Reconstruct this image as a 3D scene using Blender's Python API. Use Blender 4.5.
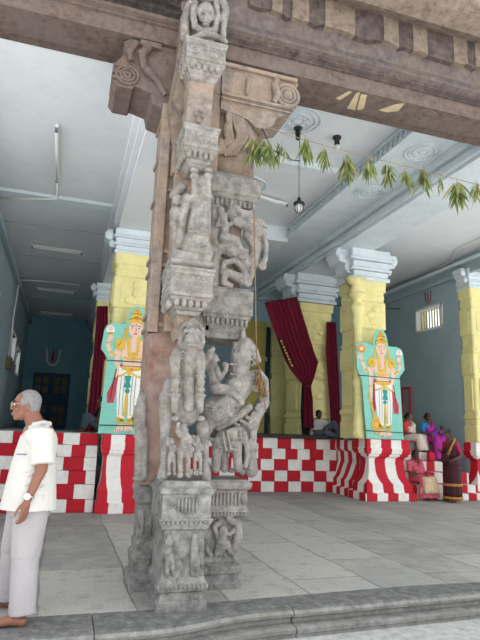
import bpy, bmesh, math, random
from mathutils import Vector, Matrix, Quaternion
random.seed(7)
PI = math.pi
sc = bpy.context.scene
for o in list(bpy.data.objects): bpy.data.objects.remove(o)
COL = sc.collection

# ------------------------------------------------------------------ camera
RW = Matrix(((0.95191904, -0.09417322, 0.29151596),
             (-0.30431619, -0.181222, 0.93517391),
             (0.03523923, 0.97892287, 0.20116711)))
CAM = Vector((0, 0, 1.4))
FPX = 547.0
cd = bpy.data.cameras.new('camera'); cam = bpy.data.objects.new('camera', cd); COL.objects.link(cam)
cd.sensor_fit = 'VERTICAL'; cd.sensor_height = 24; cd.lens = FPX/640*24; cd.clip_end = 300
m3 = Matrix((RW.col[0], RW.col[1], -RW.col[2])).transposed()
cam.matrix_world = Matrix.Translation(CAM) @ m3.to_4x4()
sc.camera = cam

def at(px, py, X=None, Y=None, Z=None):
    d = RW @ Vector((px-240, -(py-320), FPX))
    if X is not None: t = (X-CAM.x)/d.x
    elif Y is not None: t = (Y-CAM.y)/d.y
    else: t = (Z-CAM.z)/d.z
    return CAM + d*t

# ------------------------------------------------------------------ light
w = bpy.data.worlds.new('sky'); sc.world = w; w.use_nodes = True
nt = w.node_tree; bg = nt.nodes['Background']
bg.inputs[0].default_value = (0.92, 0.96, 1.0, 1); bg.inputs[1].default_value = 1.5
sl = bpy.data.lights.new('sun', 'SUN'); sl.energy = 11.0; sl.angle = 0.03; sl.color = (1, 0.985, 0.96)
so = bpy.data.objects.new('sun', sl); COL.objects.link(so)
so.rotation_euler = Vector((-0.30, -0.10, -1.0)).to_track_quat('-Z', 'Y').to_euler()
sc.view_settings.view_transform = 'Standard'; sc.view_settings.look = 'None'
sc.view_settings.gamma = 1; sc.view_settings.exposure = 0.55
sc.view_settings.use_curve_mapping = False

# ------------------------------------------------------------------ materials
class NB:
    def __init__(s, name):
        s.m = bpy.data.materials.new(name); s.m.use_nodes = True
        s.t = s.m.node_tree; s.b = s.t.nodes['Principled BSDF']
        s.tc = s.t.nodes.new('ShaderNodeTexCoord')
    def n(s, kind, **k):
        q = s.t.nodes.new('ShaderNode'+kind)
        for a, v in k.items(): setattr(q, a, v)
        return q
    def l(s, a, b): s.t.links.new(a, b)
    def coord(s, scale=(1, 1, 1), loc=(0, 0, 0), rot=(0, 0, 0), src='Object'):
        mp = s.n('Mapping'); mp.inputs['Scale'].default_value = scale; mp.inputs['Location'].default_value = loc
        mp.inputs['Rotation'].default_value = rot
        s.l(s.tc.outputs[src], mp.inputs[0]); return mp.outputs[0]
    def noise(s, scale, detail=4, rough=0.6, co=None):
        q = s.n('TexNoise'); q.inputs['Scale'].default_value = scale; q.inputs['Detail'].default_value = detail
        q.inputs['Roughness'].default_value = rough
        s.l(co or s.tc.outputs['Object'], q.inputs['Vector']); return q.outputs['Fac']
    def ramp(s, f, stops):
        q = s.n('ValToRGB'); e = q.color_ramp.elements
        while len(e) < len(stops): e.new(0.5)
        for i, (p, c) in enumerate(stops):
            e[i].position = p; e[i].color = (c[0], c[1], c[2], 1) if not isinstance(c, (int, float)) else (c, c, c, 1)
        s.l(f, q.inputs[0]); return q.outputs[0]
    def mix(s, f, a, b, mode='MIX'):
        q = s.n('MixRGB', blend_type=mode)
        for i, v in ((0, f), (1, a), (2, b)):
            if isinstance(v, (int, float)): q.inputs[i].default_value = v
            elif isinstance(v, tuple): q.inputs[i].default_value = (v[0], v[1], v[2], 1)
            else: s.l(v, q.inputs[i])
        return q.outputs[0]
    def math(s, op, a, b=0.0, c=None):
        q = s.n('Math', operation=op)
        for i, v in enumerate((a, b) if c is None else (a, b, c)):
            if isinstance(v, (int, float)): q.inputs[i].default_value = v
            else: s.l(v, q.inputs[i])
        return q.outputs[0]
    def color(s, c):
        if isinstance(c, tuple): s.b.inputs['Base Color'].default_value = (c[0], c[1], c[2], 1)
        else: s.l(c, s.b.inputs['Base Color'])
    def bump(s, h, strength=0.5, dist=0.01):
        q = s.n('Bump'); q.inputs['Strength'].default_value = strength; q.inputs['Distance'].default_value = dist
        s.l(h, q.inputs['Height']); s.l(q.outputs[0], s.b.inputs['Normal'])
    def rough(s, r, spec=0.3):
        s.b.inputs['Roughness'].default_value = r; s.b.inputs['Specular IOR Level'].default_value = spec
        return s.m

def sr(*c):   # sRGB 0-255 -> linear
    return tuple((v/255/12.92 if v/255 <= 0.04045 else ((v/255+0.055)/1.055)**2.4) for v in c)

def plain(name, c, r=0.6, nz=0.12, scale=6, bump=0.0, spec=0.3, metal=0.0):
    b = NB(name)
    f = b.noise(scale, 5)
    lo = tuple(v*(1-nz) for v in c); hi = tuple(min(1, v*(1+nz)) for v in c)
    b.color(b.ramp(f, [(0.3, lo), (0.7, hi)]))
    if bump: b.bump(b.noise(scale*6, 4), bump, 0.01)
    b.b.inputs['Metallic'].default_value = metal
    return b.rough(r, spec)

def paint(name, base, stain, amount=0.5, scale=1.5, bump=0.25, r=0.75):
    b = NB(name)
    f = b.noise(scale, 8, 0.7); g = b.noise(scale*7, 6, 0.7)
    s1 = b.ramp(f, [(0.42, 0.0), (0.75, 1.0)]); s2 = b.ramp(g, [(0.5, 0.0), (0.72, 1.0)])
    k = b.math('MULTIPLY', b.math('ADD', s1, b.math('MULTIPLY', s2, 0.6)), amount)
    b.color(b.mix(k, base, stain))
    b.bump(b.math('ADD', b.noise(9, 6), b.math('MULTIPLY', b.noise(60, 3), 0.3)), bump, 0.015)
    return b.rough(r)

def stone(name, base, dark, light, carve=0.0, bump=0.5, stain=None, stain_amt=0.5, cell=70):
    b = NB(name)
    big = b.noise(1.6, 7, 0.65); mid = b.noise(11, 7, 0.7); fine = b.noise(120, 3, 0.7)
    c = b.ramp(mid, [(0.3, dark), (0.5, base), (0.72, light)])
    if stain: c = b.mix(b.math('MULTIPLY', b.ramp(big, [(0.42, 0.0), (0.62, 1.0)]), stain_amt), c, stain)
    c = b.mix(b.math('MULTIPLY', b.ramp(fine, [(0.45, 0.0), (0.65, 1.0)]), 0.28), c, light)
    c = b.mix(b.math('MULTIPLY', b.ramp(b.noise(4.5, 8, 0.75), [(0.56, 0.0), (0.7, 1.0)]), 0.55), c, dark)
    b.color(c)
    h = b.math('ADD', b.math('MULTIPLY', mid, 0.8), b.math('MULTIPLY', fine, 0.25))
    if carve:
        v = b.n('TexVoronoi', feature='DISTANCE_TO_EDGE'); v.inputs['Scale'].default_value = cell
        b.l(b.coord(), v.inputs['Vector'])
        e = b.ramp(v.outputs['Distance'], [(0.02, 0.0), (0.2, 1.0)])
        h = b.math('ADD', h, b.math('MULTIPLY', e, carve))
    b.bump(h, bump, 0.012)
    return b.rough(0.85, 0.25)

M = {}
M['granite'] = stone('pale_carved_granite', sr(124, 121, 117), sr(80, 77, 75), sr(158, 154, 149), bump=0.6, stain=sr(122, 108, 98), stain_amt=0.3)
M['granite_carved'] = stone('granite_carved_relief', sr(128, 124, 119), sr(82, 78, 75), sr(162, 157, 151), carve=1.2, bump=0.7, cell=55)
M['granite_dark'] = stone('weathered_grey_granite', sr(116, 115, 112), sr(62, 62, 62), sr(152, 150, 146), carve=0.25, bump=0.5, cell=60)
M['granite_red'] = stone('ochre_washed_stone', sr(126, 96, 86), sr(92, 70, 64), sr(148, 122, 110), bump=0.5, stain=sr(150, 144, 136), stain_amt=0.5)
M['granite_brown'] = stone('brown_weathered_stone', sr(122, 112, 105), sr(84, 76, 71), sr(150, 140, 131), bump=0.6, carve=0.3, cell=30, stain=sr(150, 124, 100), stain_amt=0.5)
M['lintel'] = stone('sooty_brown_lintel_stone', sr(94, 80, 73), sr(56, 47, 44), sr(116, 100, 90), bump=0.6, stain=sr(104, 94, 92), stain_amt=0.7)
M['lintel_purple'] = stone('purplish_stained_stone', sr(90, 82, 82), sr(60, 54, 55), sr(112, 102, 97), bump=0.9, stain=sr(110, 95, 82), stain_amt=0.5)
M['lintel_tan'] = stone('tan_bare_stone', sr(114, 101, 91), sr(80, 70, 63), sr(134, 121, 109), bump=0.6)
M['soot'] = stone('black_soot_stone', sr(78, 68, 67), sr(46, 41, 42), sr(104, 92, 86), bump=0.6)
M['soot_shadow'] = stone('soot_and_shadow_stone', sr(46, 41, 41), sr(24, 22, 23), sr(84, 74, 68), bump=0.5)  # soot darkened further to paint in the shade above the left moulding
M['ochre'] = plain('ochre_lime_patch', sr(176, 160, 130), 0.9, 0.15)
M['blue_ceil'] = paint('pale_blue_limewash', sr(222, 227, 232), sr(196, 205, 212), 0.45, 0.9, 0.12)
M['blue_pale'] = paint('light_blue_limewash_relief', sr(214, 224, 230), sr(170, 186, 196), 0.5, 2.2, 0.5)
M['blue_wall'] = paint('grey_blue_wall_paint', sr(158, 176, 184), sr(132, 150, 160), 0.5, 1.2, 0.2)
M['teal_wall'] = paint('teal_wall_paint', sr(112, 156, 166), sr(88, 128, 140), 0.6, 1.0, 0.2)
M['yellow'] = paint('yellow_limewash', sr(236, 226, 160), sr(206, 196, 142), 0.7, 2.5, 0.7)
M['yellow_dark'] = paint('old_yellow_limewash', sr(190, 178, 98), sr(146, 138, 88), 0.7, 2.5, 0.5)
M['white_paint'] = paint('white_lime_paint', sr(232, 230, 224), sr(190, 186, 178), 0.6, 5, 0.5)
M['red_paint'] = paint('red_oxide_paint', sr(186, 26, 44), sr(146, 30, 40), 0.6, 5, 0.5)
M['grey_plaster'] = paint('grey_plaster', sr(150, 152, 150), sr(124, 124, 122), 0.6, 4, 0.3)
M['shadow_and_cord_brown'] = plain('shadow_and_cord_brown', sr(50, 44, 42), 0.7, 0.3, 12, 0.4)  # brown of the loose cord; also colours the platform's modelled slab shadow
M['blue_door'] = plain('blue_painted_door', sr(40, 74, 104), 0.6, 0.2, 8, 0.2)
M['brown_door'] = plain('door_panel_brown', sr(110, 98, 70), 0.6, 0.25, 8, 0.2)
M['velvet'] = plain('maroon_velvet', sr(104, 12, 40), 0.8, 0.2, 5, 0.2)
M['black'] = plain('black_cloth', sr(22, 22, 28), 0.8, 0.2)
M['gold'] = plain('yellow_gold_paint', sr(214, 180, 74), 0.6, 0.15)
M['turq'] = plain('turquoise_board_paint', sr(132, 200, 184), 0.6, 0.06, 10)
M['skin_paint'] = plain('pale_pink_paint', sr(232, 196, 176), 0.6, 0.06, 10)
M['board_white'] = plain('white_board_paint', sr(232, 234, 228), 0.6, 0.05, 10)
M['board_red'] = plain('dull_red_paint', sr(190, 70, 84), 0.6, 0.1, 10)
M['line'] = plain('dark_outline_paint', sr(70, 50, 50), 0.6, 0.1)
M['board_orange'] = plain('orange_paint', sr(226, 140, 60), 0.6, 0.1)
M['board_teal'] = plain('deep_teal_paint', sr(40, 150, 140), 0.6, 0.1)
M['white_plastic'] = plain('white_plastic', sr(225, 225, 222), 0.4, 0.04)
M['tube_glass'] = plain('frosted_tube_glass', sr(222, 226, 228), 0.25, 0.02)
M['grey_metal'] = plain('grey_metal', sr(120, 122, 124), 0.45, 0.1, metal=0.6)
M['dark_metal'] = plain('dark_metal', sr(44, 42, 42), 0.5, 0.1)
M['steel'] = plain('steel', sr(190, 190, 188), 0.25, 0.05, metal=0.9)
M['rope'] = plain('jute_rope', sr(132, 114, 90), 0.9, 0.2, 40, 0.3)
M['thread'] = plain('ochre_marigold_thread', sr(116, 92, 62), 0.9, 0.25, 40, 0.3)
M['leaf'] = plain('green_mango_leaf', sr(92, 106, 54), 0.5, 0.35, 7)
M['leaf_dry'] = plain('drying_mango_leaf', sr(126, 124, 80), 0.6, 0.3, 7)
M['skin'] = plain('brown_skin', sr(124, 84, 68), 0.5, 0.06, 9, 0.05)
M['skin_dark'] = plain('dark_brown_skin', sr(96, 64, 52), 0.5, 0.06, 9, 0.05)
M['grey_hair'] = plain('grey_hair', sr(122, 120, 120), 0.7, 0.3, 60, 0.5)
M['black_hair'] = plain('black_hair', sr(26, 22, 24), 0.5, 0.2, 50, 0.4)
M['white_shirt'] = plain('cream_white_cotton', sr(184, 182, 177), 0.85, 0.02, 5, 0.1)
M['grey_trouser'] = plain('pale_grey_trouser', sr(150, 146, 148), 0.85, 0.04, 6, 0.1)
M['grey_cloth'] = plain('slate_grey_cloth', sr(104, 106, 108), 0.85, 0.12, 10, 0.2)
M['slate_blue'] = plain('slate_blue_cloth', sr(92, 98, 122), 0.85, 0.12, 10, 0.2)
M['jeans'] = plain('blue_denim', sr(70, 110, 170), 0.85, 0.15, 12, 0.2)
M['jeans_dark'] = plain('dark_grey_denim', sr(80, 90, 104), 0.85, 0.15, 12, 0.2)
M['pink_sari'] = plain('rose_pink_sari', sr(204, 92, 108), 0.7, 0.22, 12, 0.1)
M['cream_sari'] = plain('cream_sari_panel', sr(214, 186, 152), 0.7, 0.15, 22, 0.1)
M['purple_sari'] = plain('magenta_purple_sari', sr(176, 44, 148), 0.65, 0.2, 10, 0.1)
M['blue_blouse'] = plain('bright_blue_blouse', sr(36, 120, 178), 0.7, 0.1)
M['maroon_sari'] = plain('dark_brown_maroon_sari', sr(62, 26, 34), 0.7, 0.2, 10, 0.1)
M['magenta_blouse'] = plain('magenta_blouse', sr(150, 26, 70), 0.7, 0.1)
M['gold_border'] = plain('gold_sari_border', sr(180, 124, 56), 0.55, 0.2, 30)
M['red_kurta'] = plain('coral_red_kurta', sr(214, 62, 66), 0.75, 0.12, 12)
M['red_bag'] = plain('red_bag', sr(190, 24, 50), 0.6, 0.1)
M['eye'] = plain('eye_white', sr(226, 220, 212), 0.3, 0.02)
M['sandal'] = plain('off_white_dhoti', sr(220, 206, 196), 0.85, 0.06)
M['frame_gold'] = plain('spectacle_frame', sr(150, 140, 120), 0.3, 0.1, metal=0.7)

gm = bpy.data.materials.new('window_daylight_glass'); gm.use_nodes = True
gb = gm.node_tree.nodes['Principled BSDF']; gb.inputs['Base Color'].default_value = (0.9, 0.95, 1, 1)
gb.inputs['Transmission Weight'].default_value = 1; gb.inputs['Roughness'].default_value = 0.15; gb.inputs['IOR'].default_value = 1.1
M['glass'] = gm

# paving of large granite slabs
b = NB('granite_paving')
dn = b.n('TexNoise'); dn.inputs['Scale'].default_value = 0.9; dn.inputs['Detail'].default_value = 4
b.l(b.tc.outputs['Object'], dn.inputs['Vector'])
vadd = b.n('VectorMath', operation='MULTIPLY_ADD'); b.l(dn.outputs['Color'], vadd.inputs[0]); vadd.inputs[1].default_value = (0.14, 0.14, 0)
b.l(b.coord(rot=(0, 0, PI/2)), vadd.inputs[2])
br = b.n('TexBrick'); br.inputs['Scale'].default_value = 1.0; br.inputs['Mortar Size'].default_value = 0.013
br.inputs['Brick Width'].default_value = 1.75; br.inputs['Row Height'].default_value = 0.78; br.offset = 0.37; br.squash = 1.45; br.squash_frequency = 2
br.inputs['Mortar Smooth'].default_value = 0.4
br.inputs['Color1'].default_value = (*sr(178, 177, 172), 1); br.inputs['Color2'].default_value = (*sr(142, 142, 139), 1); br.inputs['Mortar'].default_value = (*sr(122, 120, 114), 1)
b.l(vadd.outputs[0], br.inputs['Vector'])
n1 = b.noise(1.3, 8, 0.7); n2 = b.noise(40, 5, 0.7)
n3 = b.noise(5.5, 8, 0.75)
c = b.mix(b.math('MULTIPLY', b.ramp(n1, [(0.45, 0.0), (0.62, 1.0)]), 0.6), br.outputs['Color'], sr(184, 179, 166))
c = b.mix(b.math('MULTIPLY', b.ramp(n3, [(0.52, 0.0), (0.66, 1.0)]), 0.6), c, sr(118, 118, 116))
c = b.mix(b.math('MULTIPLY', b.ramp(n2, [(0.4, 0.0), (0.7, 1.0)]), 0.4), c, sr(96, 96, 94))
b.color(c)
b.bump(b.math('ADD', b.math('MULTIPLY', br.outputs['Fac'], -2.0), b.math('ADD', b.math('MULTIPLY', n1, 1.5), b.math('MULTIPLY', n2, 0.35))), 0.6, 0.02)
M['paving'] = b.rough(0.7, 0.35)
M['kerb_top'] = stone('dark_pitted_granite', sr(100, 100, 98), sr(72, 72, 72), sr(134, 133, 129), bump=0.6)
M['kerb_face'] = stone('worn_kerb_granite', sr(124, 124, 121), sr(86, 86, 84), sr(150, 148, 144), bump=0.7, stain=sr(112, 109, 100), stain_amt=0.5)
M['court'] = stone('sunlit_courtyard_paving', sr(174, 173, 170), sr(138, 137, 134), sr(194, 193, 190), bump=0.5)

# stripes: red and white painted bands following the building's own axes
def stripes(name, half, off):
    b = NB(name)
    sx = b.n('SeparateXYZ'); b.l(b.tc.outputs['Object'], sx.inputs[0])
    q = b.math('ADD', b.math('ADD', sx.outputs[0], sx.outputs[1]), off+100*half*2)
    q = b.math('ADD', q, b.math('MULTIPLY', b.noise(3, 3), 0.03))
    fr = b.math('FRACT', b.math('DIVIDE', q, half*2))
    k = b.math('GREATER_THAN', fr, 0.5)
    n = b.noise(9, 8, 0.75); d = b.ramp(n, [(0.5, 0.0), (0.75, 1.0)])
    red = b.mix(b.math('MULTIPLY', d, 0.5), sr(192, 28, 46), sr(150, 40, 46))
    wh = b.mix(b.math('MULTIPLY', d, 0.6), sr(236, 232, 226), sr(186, 176, 168))
    b.color(b.mix(k, red, wh))
    b.bump(b.math('ADD', b.noise(12, 6), b.math('MULTIPLY', b.noise(70, 3), 0.3)), 0.4, 0.012)
    return b.rough(0.7)

# ------------------------------------------------------------------ mesh helpers
def tag(o, label=None, cat=None, group=None, kind=None):
    if label: o['label'] = label
    if cat: o['category'] = cat
    if group: o['group'] = group
    if kind: o['kind'] = kind
    return o
def empty(name, loc, label, cat, group=None):
    o = bpy.data.objects.new(name, None); COL.objects.link(o); o.location = loc; o.empty_display_size = 0.1
    return tag(o, label, cat, group)
def link(name, bm, mats, parent=None, smooth=True, bevel=0.0, remesh=0.0, disp=0.0, flat_world=True):
    me = bpy.data.meshes.new(name); bmesh.ops.recalc_face_normals(bm, faces=bm.faces); bm.to_mesh(me); bm.free()
    o = bpy.data.objects.new(name, me); COL.objects.link(o)
    if not isinstance(mats, (list, tuple)): mats = [mats]
    for m in mats: me.materials.append(m)
    if parent is not None:
        o.parent = parent; o.matrix_parent_inverse = Matrix.Translation(-parent.location) if parent.type == 'EMPTY' else Matrix.Identity(4)
    if bevel:
        md = o.modifiers.new('bevel', 'BEVEL'); md.width = bevel; md.segments = 2; md.limit_method = 'ANGLE'; md.angle_limit = math.radians(40)
    if remesh:
        md = o.modifiers.new('remesh', 'REMESH'); md.mode = 'VOXEL'; md.voxel_size = remesh; md.use_smooth_shade = True
        md = o.modifiers.new('smooth', 'SMOOTH'); md.iterations = 1; md.factor = 0.5
    if disp:
        tx = bpy.data.textures.get('carving_noise') or bpy.data.textures.new('carving_noise', 'CLOUDS')
        tx.noise_scale = 0.022; tx.noise_depth = 2
        md = o.modifiers.new('disp', 'DISPLACE'); md.texture = tx; md.texture_coords = 'GLOBAL'; md.strength = disp; md.mid_level = 0.5
    if smooth and not bevel:
        for p in me.polygons: p.use_smooth = True
    return o
def world_loc(o):
    v = Vector((0, 0, 0))
    while o is not None:
        if o.type == 'EMPTY': v = v + o.location
        o = o.parent
    return v
def box(bm, x0, x1, y0, y1, z0, z1, mi=0):
    v = [bm.verts.new((x, y, z)) for x in (x0, x1) for y in (y0, y1) for z in (z0, z1)]
    for f in ((0, 1, 3, 2), (4, 6, 7, 5), (0, 4, 5, 1), (2, 3, 7, 6), (0, 2, 6, 4), (1, 5, 7, 3)):
        bm.faces.new([v[i] for i in f]).material_index = mi
def rings(bm, rs, mi=0, cap=True):
    prev = None; first = None
    for r in rs:
        vs = [bm.verts.new(p) for p in r]
        if prev:
            n = len(vs)
            for i in range(n): bm.faces.new((prev[i], prev[(i+1) % n], vs[(i+1) % n], vs[i])).material_index = mi
        else: first = vs
        prev = vs
    if cap:
        bm.faces.new(first[::-1]).material_index = mi; bm.faces.new(prev).material_index = mi
def sqstack(bm, cx, cy, prof, mi=0, chamf=0.0):
    """square-plan moulded pier: prof = [(z, half_x, half_y)]"""
    rs = []
    for z, hx, hy in prof:
        if chamf:
            c = min(chamf, hx*0.4, hy*0.4)
            rs.append([(cx-hx+c, cy-hy, z), (cx+hx-c, cy-hy, z), (cx+hx, cy-hy+c, z), (cx+hx, cy+hy-c, z), (cx+hx-c, cy+hy, z), (cx-hx+c, cy+hy, z), (cx-hx, cy+hy-c, z), (cx-hx, cy-hy+c, z)])
        else: rs.append([(cx-hx, cy-hy, z), (cx+hx, cy-hy, z), (cx+hx, cy+hy, z), (cx-hx, cy+hy, z)])
    rings(bm, rs, mi)
def lathe(bm, cx, cy, prof, n=20, mi=0):
    rings(bm, [[(cx+r*math.cos(2*PI*i/n), cy+r*math.sin(2*PI*i/n), z) for i in range(n)] for z, r in prof], mi)
def frame_of(d):
    d = d.normalized(); a = Vector((0, 0, 1)) if abs(d.z) < 0.9 else Vector((0, 1, 0))
    u = d.cross(a).normalized(); return u, u.cross(d).normalized()
def tube(bm, pts, r, n=8, mi=0):
    pts = [Vector(p) for p in pts]; rr = r if isinstance(r, (list, tuple)) else [r]*len(pts); rs = []; u = None
    for i, p in enumerate(pts):
        d = (pts[min(i+1, len(pts)-1)]-pts[max(i-1, 0)]).normalized()
        if u is None: u, v = frame_of(d)
        else: u = (u-d*u.dot(d)).normalized(); v = u.cross(d)
        rs.append([p+(u*math.cos(2*PI*k/n)+v*math.sin(2*PI*k/n))*rr[i] for k in range(n)])
    rings(bm, rs, mi)
def ell(bm, c, r, rot=None, seg=14, mi=0):
    if isinstance(r, (int, float)): r = (r, r, r)
    mt = Matrix.Translation(Vector(c)) @ (rot.to_4x4() if rot is not None else Matrix.Identity(4)) @ Matrix.Diagonal((*r, 1))
    g = bmesh.ops.create_uvsphere(bm, u_segments=seg, v_segments=max(6, seg*2//3), radius=1, matrix=mt)
    if mi:
        for v in g['verts']:
            for f in v.link_faces: f.material_index = mi
def cap(bm, a, b, r0, r1=None, n=12):
    """tapered capsule"""
    a = Vector(a); b = Vector(b); r1 = r0 if r1 is None else r1
    ell(bm, a, r0, seg=n); ell(bm, b, r1, seg=n)
    if (b-a).length > 1e-5: tube(bm, [a, b], [r0, r1], n)
def chain(bm, pts, rs, n=12):
    rs = rs if isinstance(rs, (list, tuple)) else [rs]*len(pts)
    for i in range(len(pts)-1): cap(bm, pts[i], pts[i+1], rs[i], rs[i+1], n)
def frus(bm, a, b, ra, rb, side, n=24, rip=0.0, nr=7, ph=0.0, steps=1):
    """flat ended elliptical tube; ra=(r along side, r across)"""
    a = Vector(a); b = Vector(b); d = (b-a).normalized(); s = Vector(side); s = (s-d*s.dot(d)).normalized(); t = d.cross(s)
    rs = []
    for k in range(steps+1):
        q = k/steps; c = a.lerp(b, q); r0 = ra[0]*(1-q)+rb[0]*q; r1 = ra[1]*(1-q)+rb[1]*q
        rs.append([c+s*math.cos(2*PI*i/n)*r0*(1+rip*q*math.sin(nr*2*PI*i/n+ph))+t*math.sin(2*PI*i/n)*r1*(1+rip*q*math.sin(nr*2*PI*i/n+ph)) for i in range(n)])
    rings(bm, rs)
def prism_xz(bm, poly, y0, y1, mi=0):
    n = len(poly)
    a = [bm.verts.new((x, y0, z)) for x, z in poly]; c = [bm.verts.new((x, y1, z)) for x, z in poly]
    f1 = bm.faces.new(a); f2 = bm.faces.new(c[::-1]); f1.material_index = f2.material_index = mi
    for i in range(n): bm.faces.new((a[i], c[i], c[(i+1) % n], a[(i+1) % n])).material_index = mi
    f1.normal_update(); f2.normal_update(); bmesh.ops.triangulate(bm, faces=[f1, f2])
def prism_yz(bm, poly, x0, x1, mi=0):
    n = len(poly)
    a = [bm.verts.new((x0, y, z)) for y, z in poly]; c = [bm.verts.new((x1, y, z)) for y, z in poly]
    f1 = bm.faces.new(a); f2 = bm.faces.new(c[::-1]); f1.material_index = f2.material_index = mi
    for i in range(n): bm.faces.new((a[i], c[i], c[(i+1) % n], a[(i+1) % n])).material_index = mi
    f1.normal_update(); f2.normal_update(); bmesh.ops.triangulate(bm, faces=[f1, f2])
def structure(name, bm, mats, **k):
    o = link(name, bm, mats, **k); o['kind'] = 'structure'; return o
def B(*a, **k):
    bm = bmesh.new(); box(bm, *a, **k); return bm

# ================================================================== SETTING
PZ = 1.30            # platform height
# floor of the open hall, kerb, lower courtyard
structure('floor', B(-8, 14, 4.655, 23, -0.45, 0.0), M['paving'], smooth=False)
bm = bmesh.new()     # kerb stones, dark worn tops: individual stones
def kerb_prof(y0):
    return [(4.86, 0.004), (4.46, 0.0), (4.425, -0.012), (4.41, -0.035), (4.42, -0.06), (4.45, -0.068), (4.47, -0.085), (4.47, -0.115), (4.38, -0.122), (4.35, -0.135), (4.355, -0.165), (4.37, -0.175), (4.38, -0.42), (4.86, -0.42)]
def kerb_off(x):
    if x < 0.7: return -0.17
    if x < 1.7: t = x-0.7; return -0.17+0.22*t*t*(3-2*t)
    return 0.05+min(0.13, (x-1.7)*0.06)
xs = [-3.4, -1.5, 0.35, 1.95, 4.1, 6.0, 8.2, 10.5]
for i in range(len(xs)-1):
    js = random.uniform(-.006, .006); n_ = 12; R_ = []
    for q in range(n_+1):
        x_ = xs[i]+0.004+(xs[i+1]-xs[i]-0.008)*q/n_
        R_.append([(x_, y+(kerb_off(x_)+js if y < 4.8 else (-0.19 if x_ < 0.9 else min(0.06, -0.13+(x_-0.9)*0.08))), z) for y, z in kerb_prof(0)])
    rings(bm, R_, cap=False)
    for r_, fl in ((R_[0], 0), (R_[-1], 1)):
        f_ = bm.faces.new([bm.verts.new(p) for p in r_]); f_.normal_update(); bmesh.ops.triangulate(bm, faces=[f_])
for f in bm.faces:
    f.normal_update()
    f.material_index = 0 if (f.normal.z > 0.9 and f.calc_center_median().z > -0.02) else 1
structure('trim_1', bm, [M['kerb_top'], M['kerb_face']], smooth=False)
structure('floor_courtyard', B(-60, 60, -60, 4.65, -0.6, -0.20), M['court'], smooth=False)

# hall platforms ------------------------------------------------------------
def blocks_wall(bm, x0, x1, yf, yb, rows, cw, seed, first=0, batter=0.0, rag=0.15):
    """courses of alternately painted blocks"""
    rnd = random.Random(seed); z = 0.0
    for r, h in enumerate(rows):
        x = x0 - rnd.uniform(0, 0.1); k = (r+first) % 2
        off = yf + batter*r
        while x < x1:
            w_ = cw*rnd.uniform(1-rag, 1+rag)
            a, c = max(x, x0), min(x+w_, x1)
            if c-a > 0.01: box(bm, a, c, off+rnd.uniform(0, .008), yb, z+0.003, z+h-0.002, k)
            x += w_; k = 1-k
        z += h
RWm = [M['red_paint'], M['white_paint']]
bm = bmesh.new()     # left bay front: six courses, stepping back slightly
blocks_wall(bm, -1.55, 0.62, 9.88, 10.4, [0.21, 0.24, 0.22, 0.22, 0.2, 0.2], 0.3, 3, batter=0.022, rag=0.25)
structure('wall_platform_left', bm, RWm, bevel=0.006)
structure('floor_platform_left', B(-1.55, 1.9, 10.4, 22, 0.9, PZ), M['grey_plaster'], smooth=False)
bm = bmesh.new()     # middle bay, set back
blocks_wall(bm, 1.9, 6.85, 13.05, 13.35, [0.25, 0.26, 0.27, 0.26, 0.26], 0.36, 5, first=1, rag=0.08)
structure('wall_platform_middle', bm, RWm, bevel=0.006)
structure('floor_platform_middle', B(1.9, 6.62, 13.35, 22, 0.9, PZ), M['grey_plaster'], smooth=False)
structure('wall_platform_side', B(1.5, 1.9, 10.48, 13.05, 0, PZ), M['red_paint'], smooth=False)
# striped battered side of the right platform (recedes from pedestal to middle wall)
def side_prof(x): return [(x+0.0, 1.30), (x-0.1, 1.30), (x-0.1, 1.08), (x-0.03, 1.02), (x-0.02, 0.80), (x-0.08, 0.55), (x-0.12, 0.42), (x-0.16, 0.36), (x-0.16, 0.2), (x-0.24, 0.17), (x-0.24, 0.0), (x, 0.0)]
bm = bmesh.new(); pf = side_prof(6.86)
prism_xz(bm, pf, 12.0, 13.05)
structure('wall_platform_right_side', bm, stripes('side_stripes', 0.2, 0.05), bevel=0.012)
structure('floor_platform_right', B(6.86, 10.2, 12.75, 17.6, 0.0, PZ), M['grey_plaster'], smooth=False)
structure('floor_platform_pier', B(6.86, 7.88, 12.0, 12.75, 0.0, PZ), M['grey_plaster'], smooth=False)
bm = bmesh.new()     # dark strip modelling the top slab's shadow along the platform's lip
prism_yz(bm, [(12.93, 1.302), (13.22, 1.302), (13.22, 1.40), (12.93, 1.38)], 3.9, 6.62); box(bm, 6.5, 6.58, 12.5, 12.93, 1.302, 1.38)
tag(link('slab_shadow_strip', bm, M['shadow_and_cord_brown'], bevel=0.01), 'long dark strip modelling the slab shadow along the edge of the middle platform', 'shadow strip')
# steps at the right between the two pedestals
bm = bmesh.new()
hs_ = [0.0, 0.34, 0.6, 0.85, 1.06]
for r in range(4):
    x = 7.9; k = r % 2
    while x < 9.88:
        w_ = 0.24; c = min(x+w_, 9.88); box(bm, x, c, 11.55+0.3*r, 12.75, hs_[r]+0.003, hs_[r+1], k); x += w_; k = 1-k
tag(link('stone_steps', bm, RWm, bevel=0.012), 'flight of red and white painted stone steps where the women sit', 'steps')
bm = bmesh.new()     # low chequered bench wall at far right of steps
blocks_wall(bm, 8.95, 9.86, 11.3, 11.54, [0.16], 0.25, 12, rag=0.1)
tag(link('low_step', bm, RWm, bevel=0.01), 'low chequered red and white step beside the right pedestal', 'step')

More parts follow.
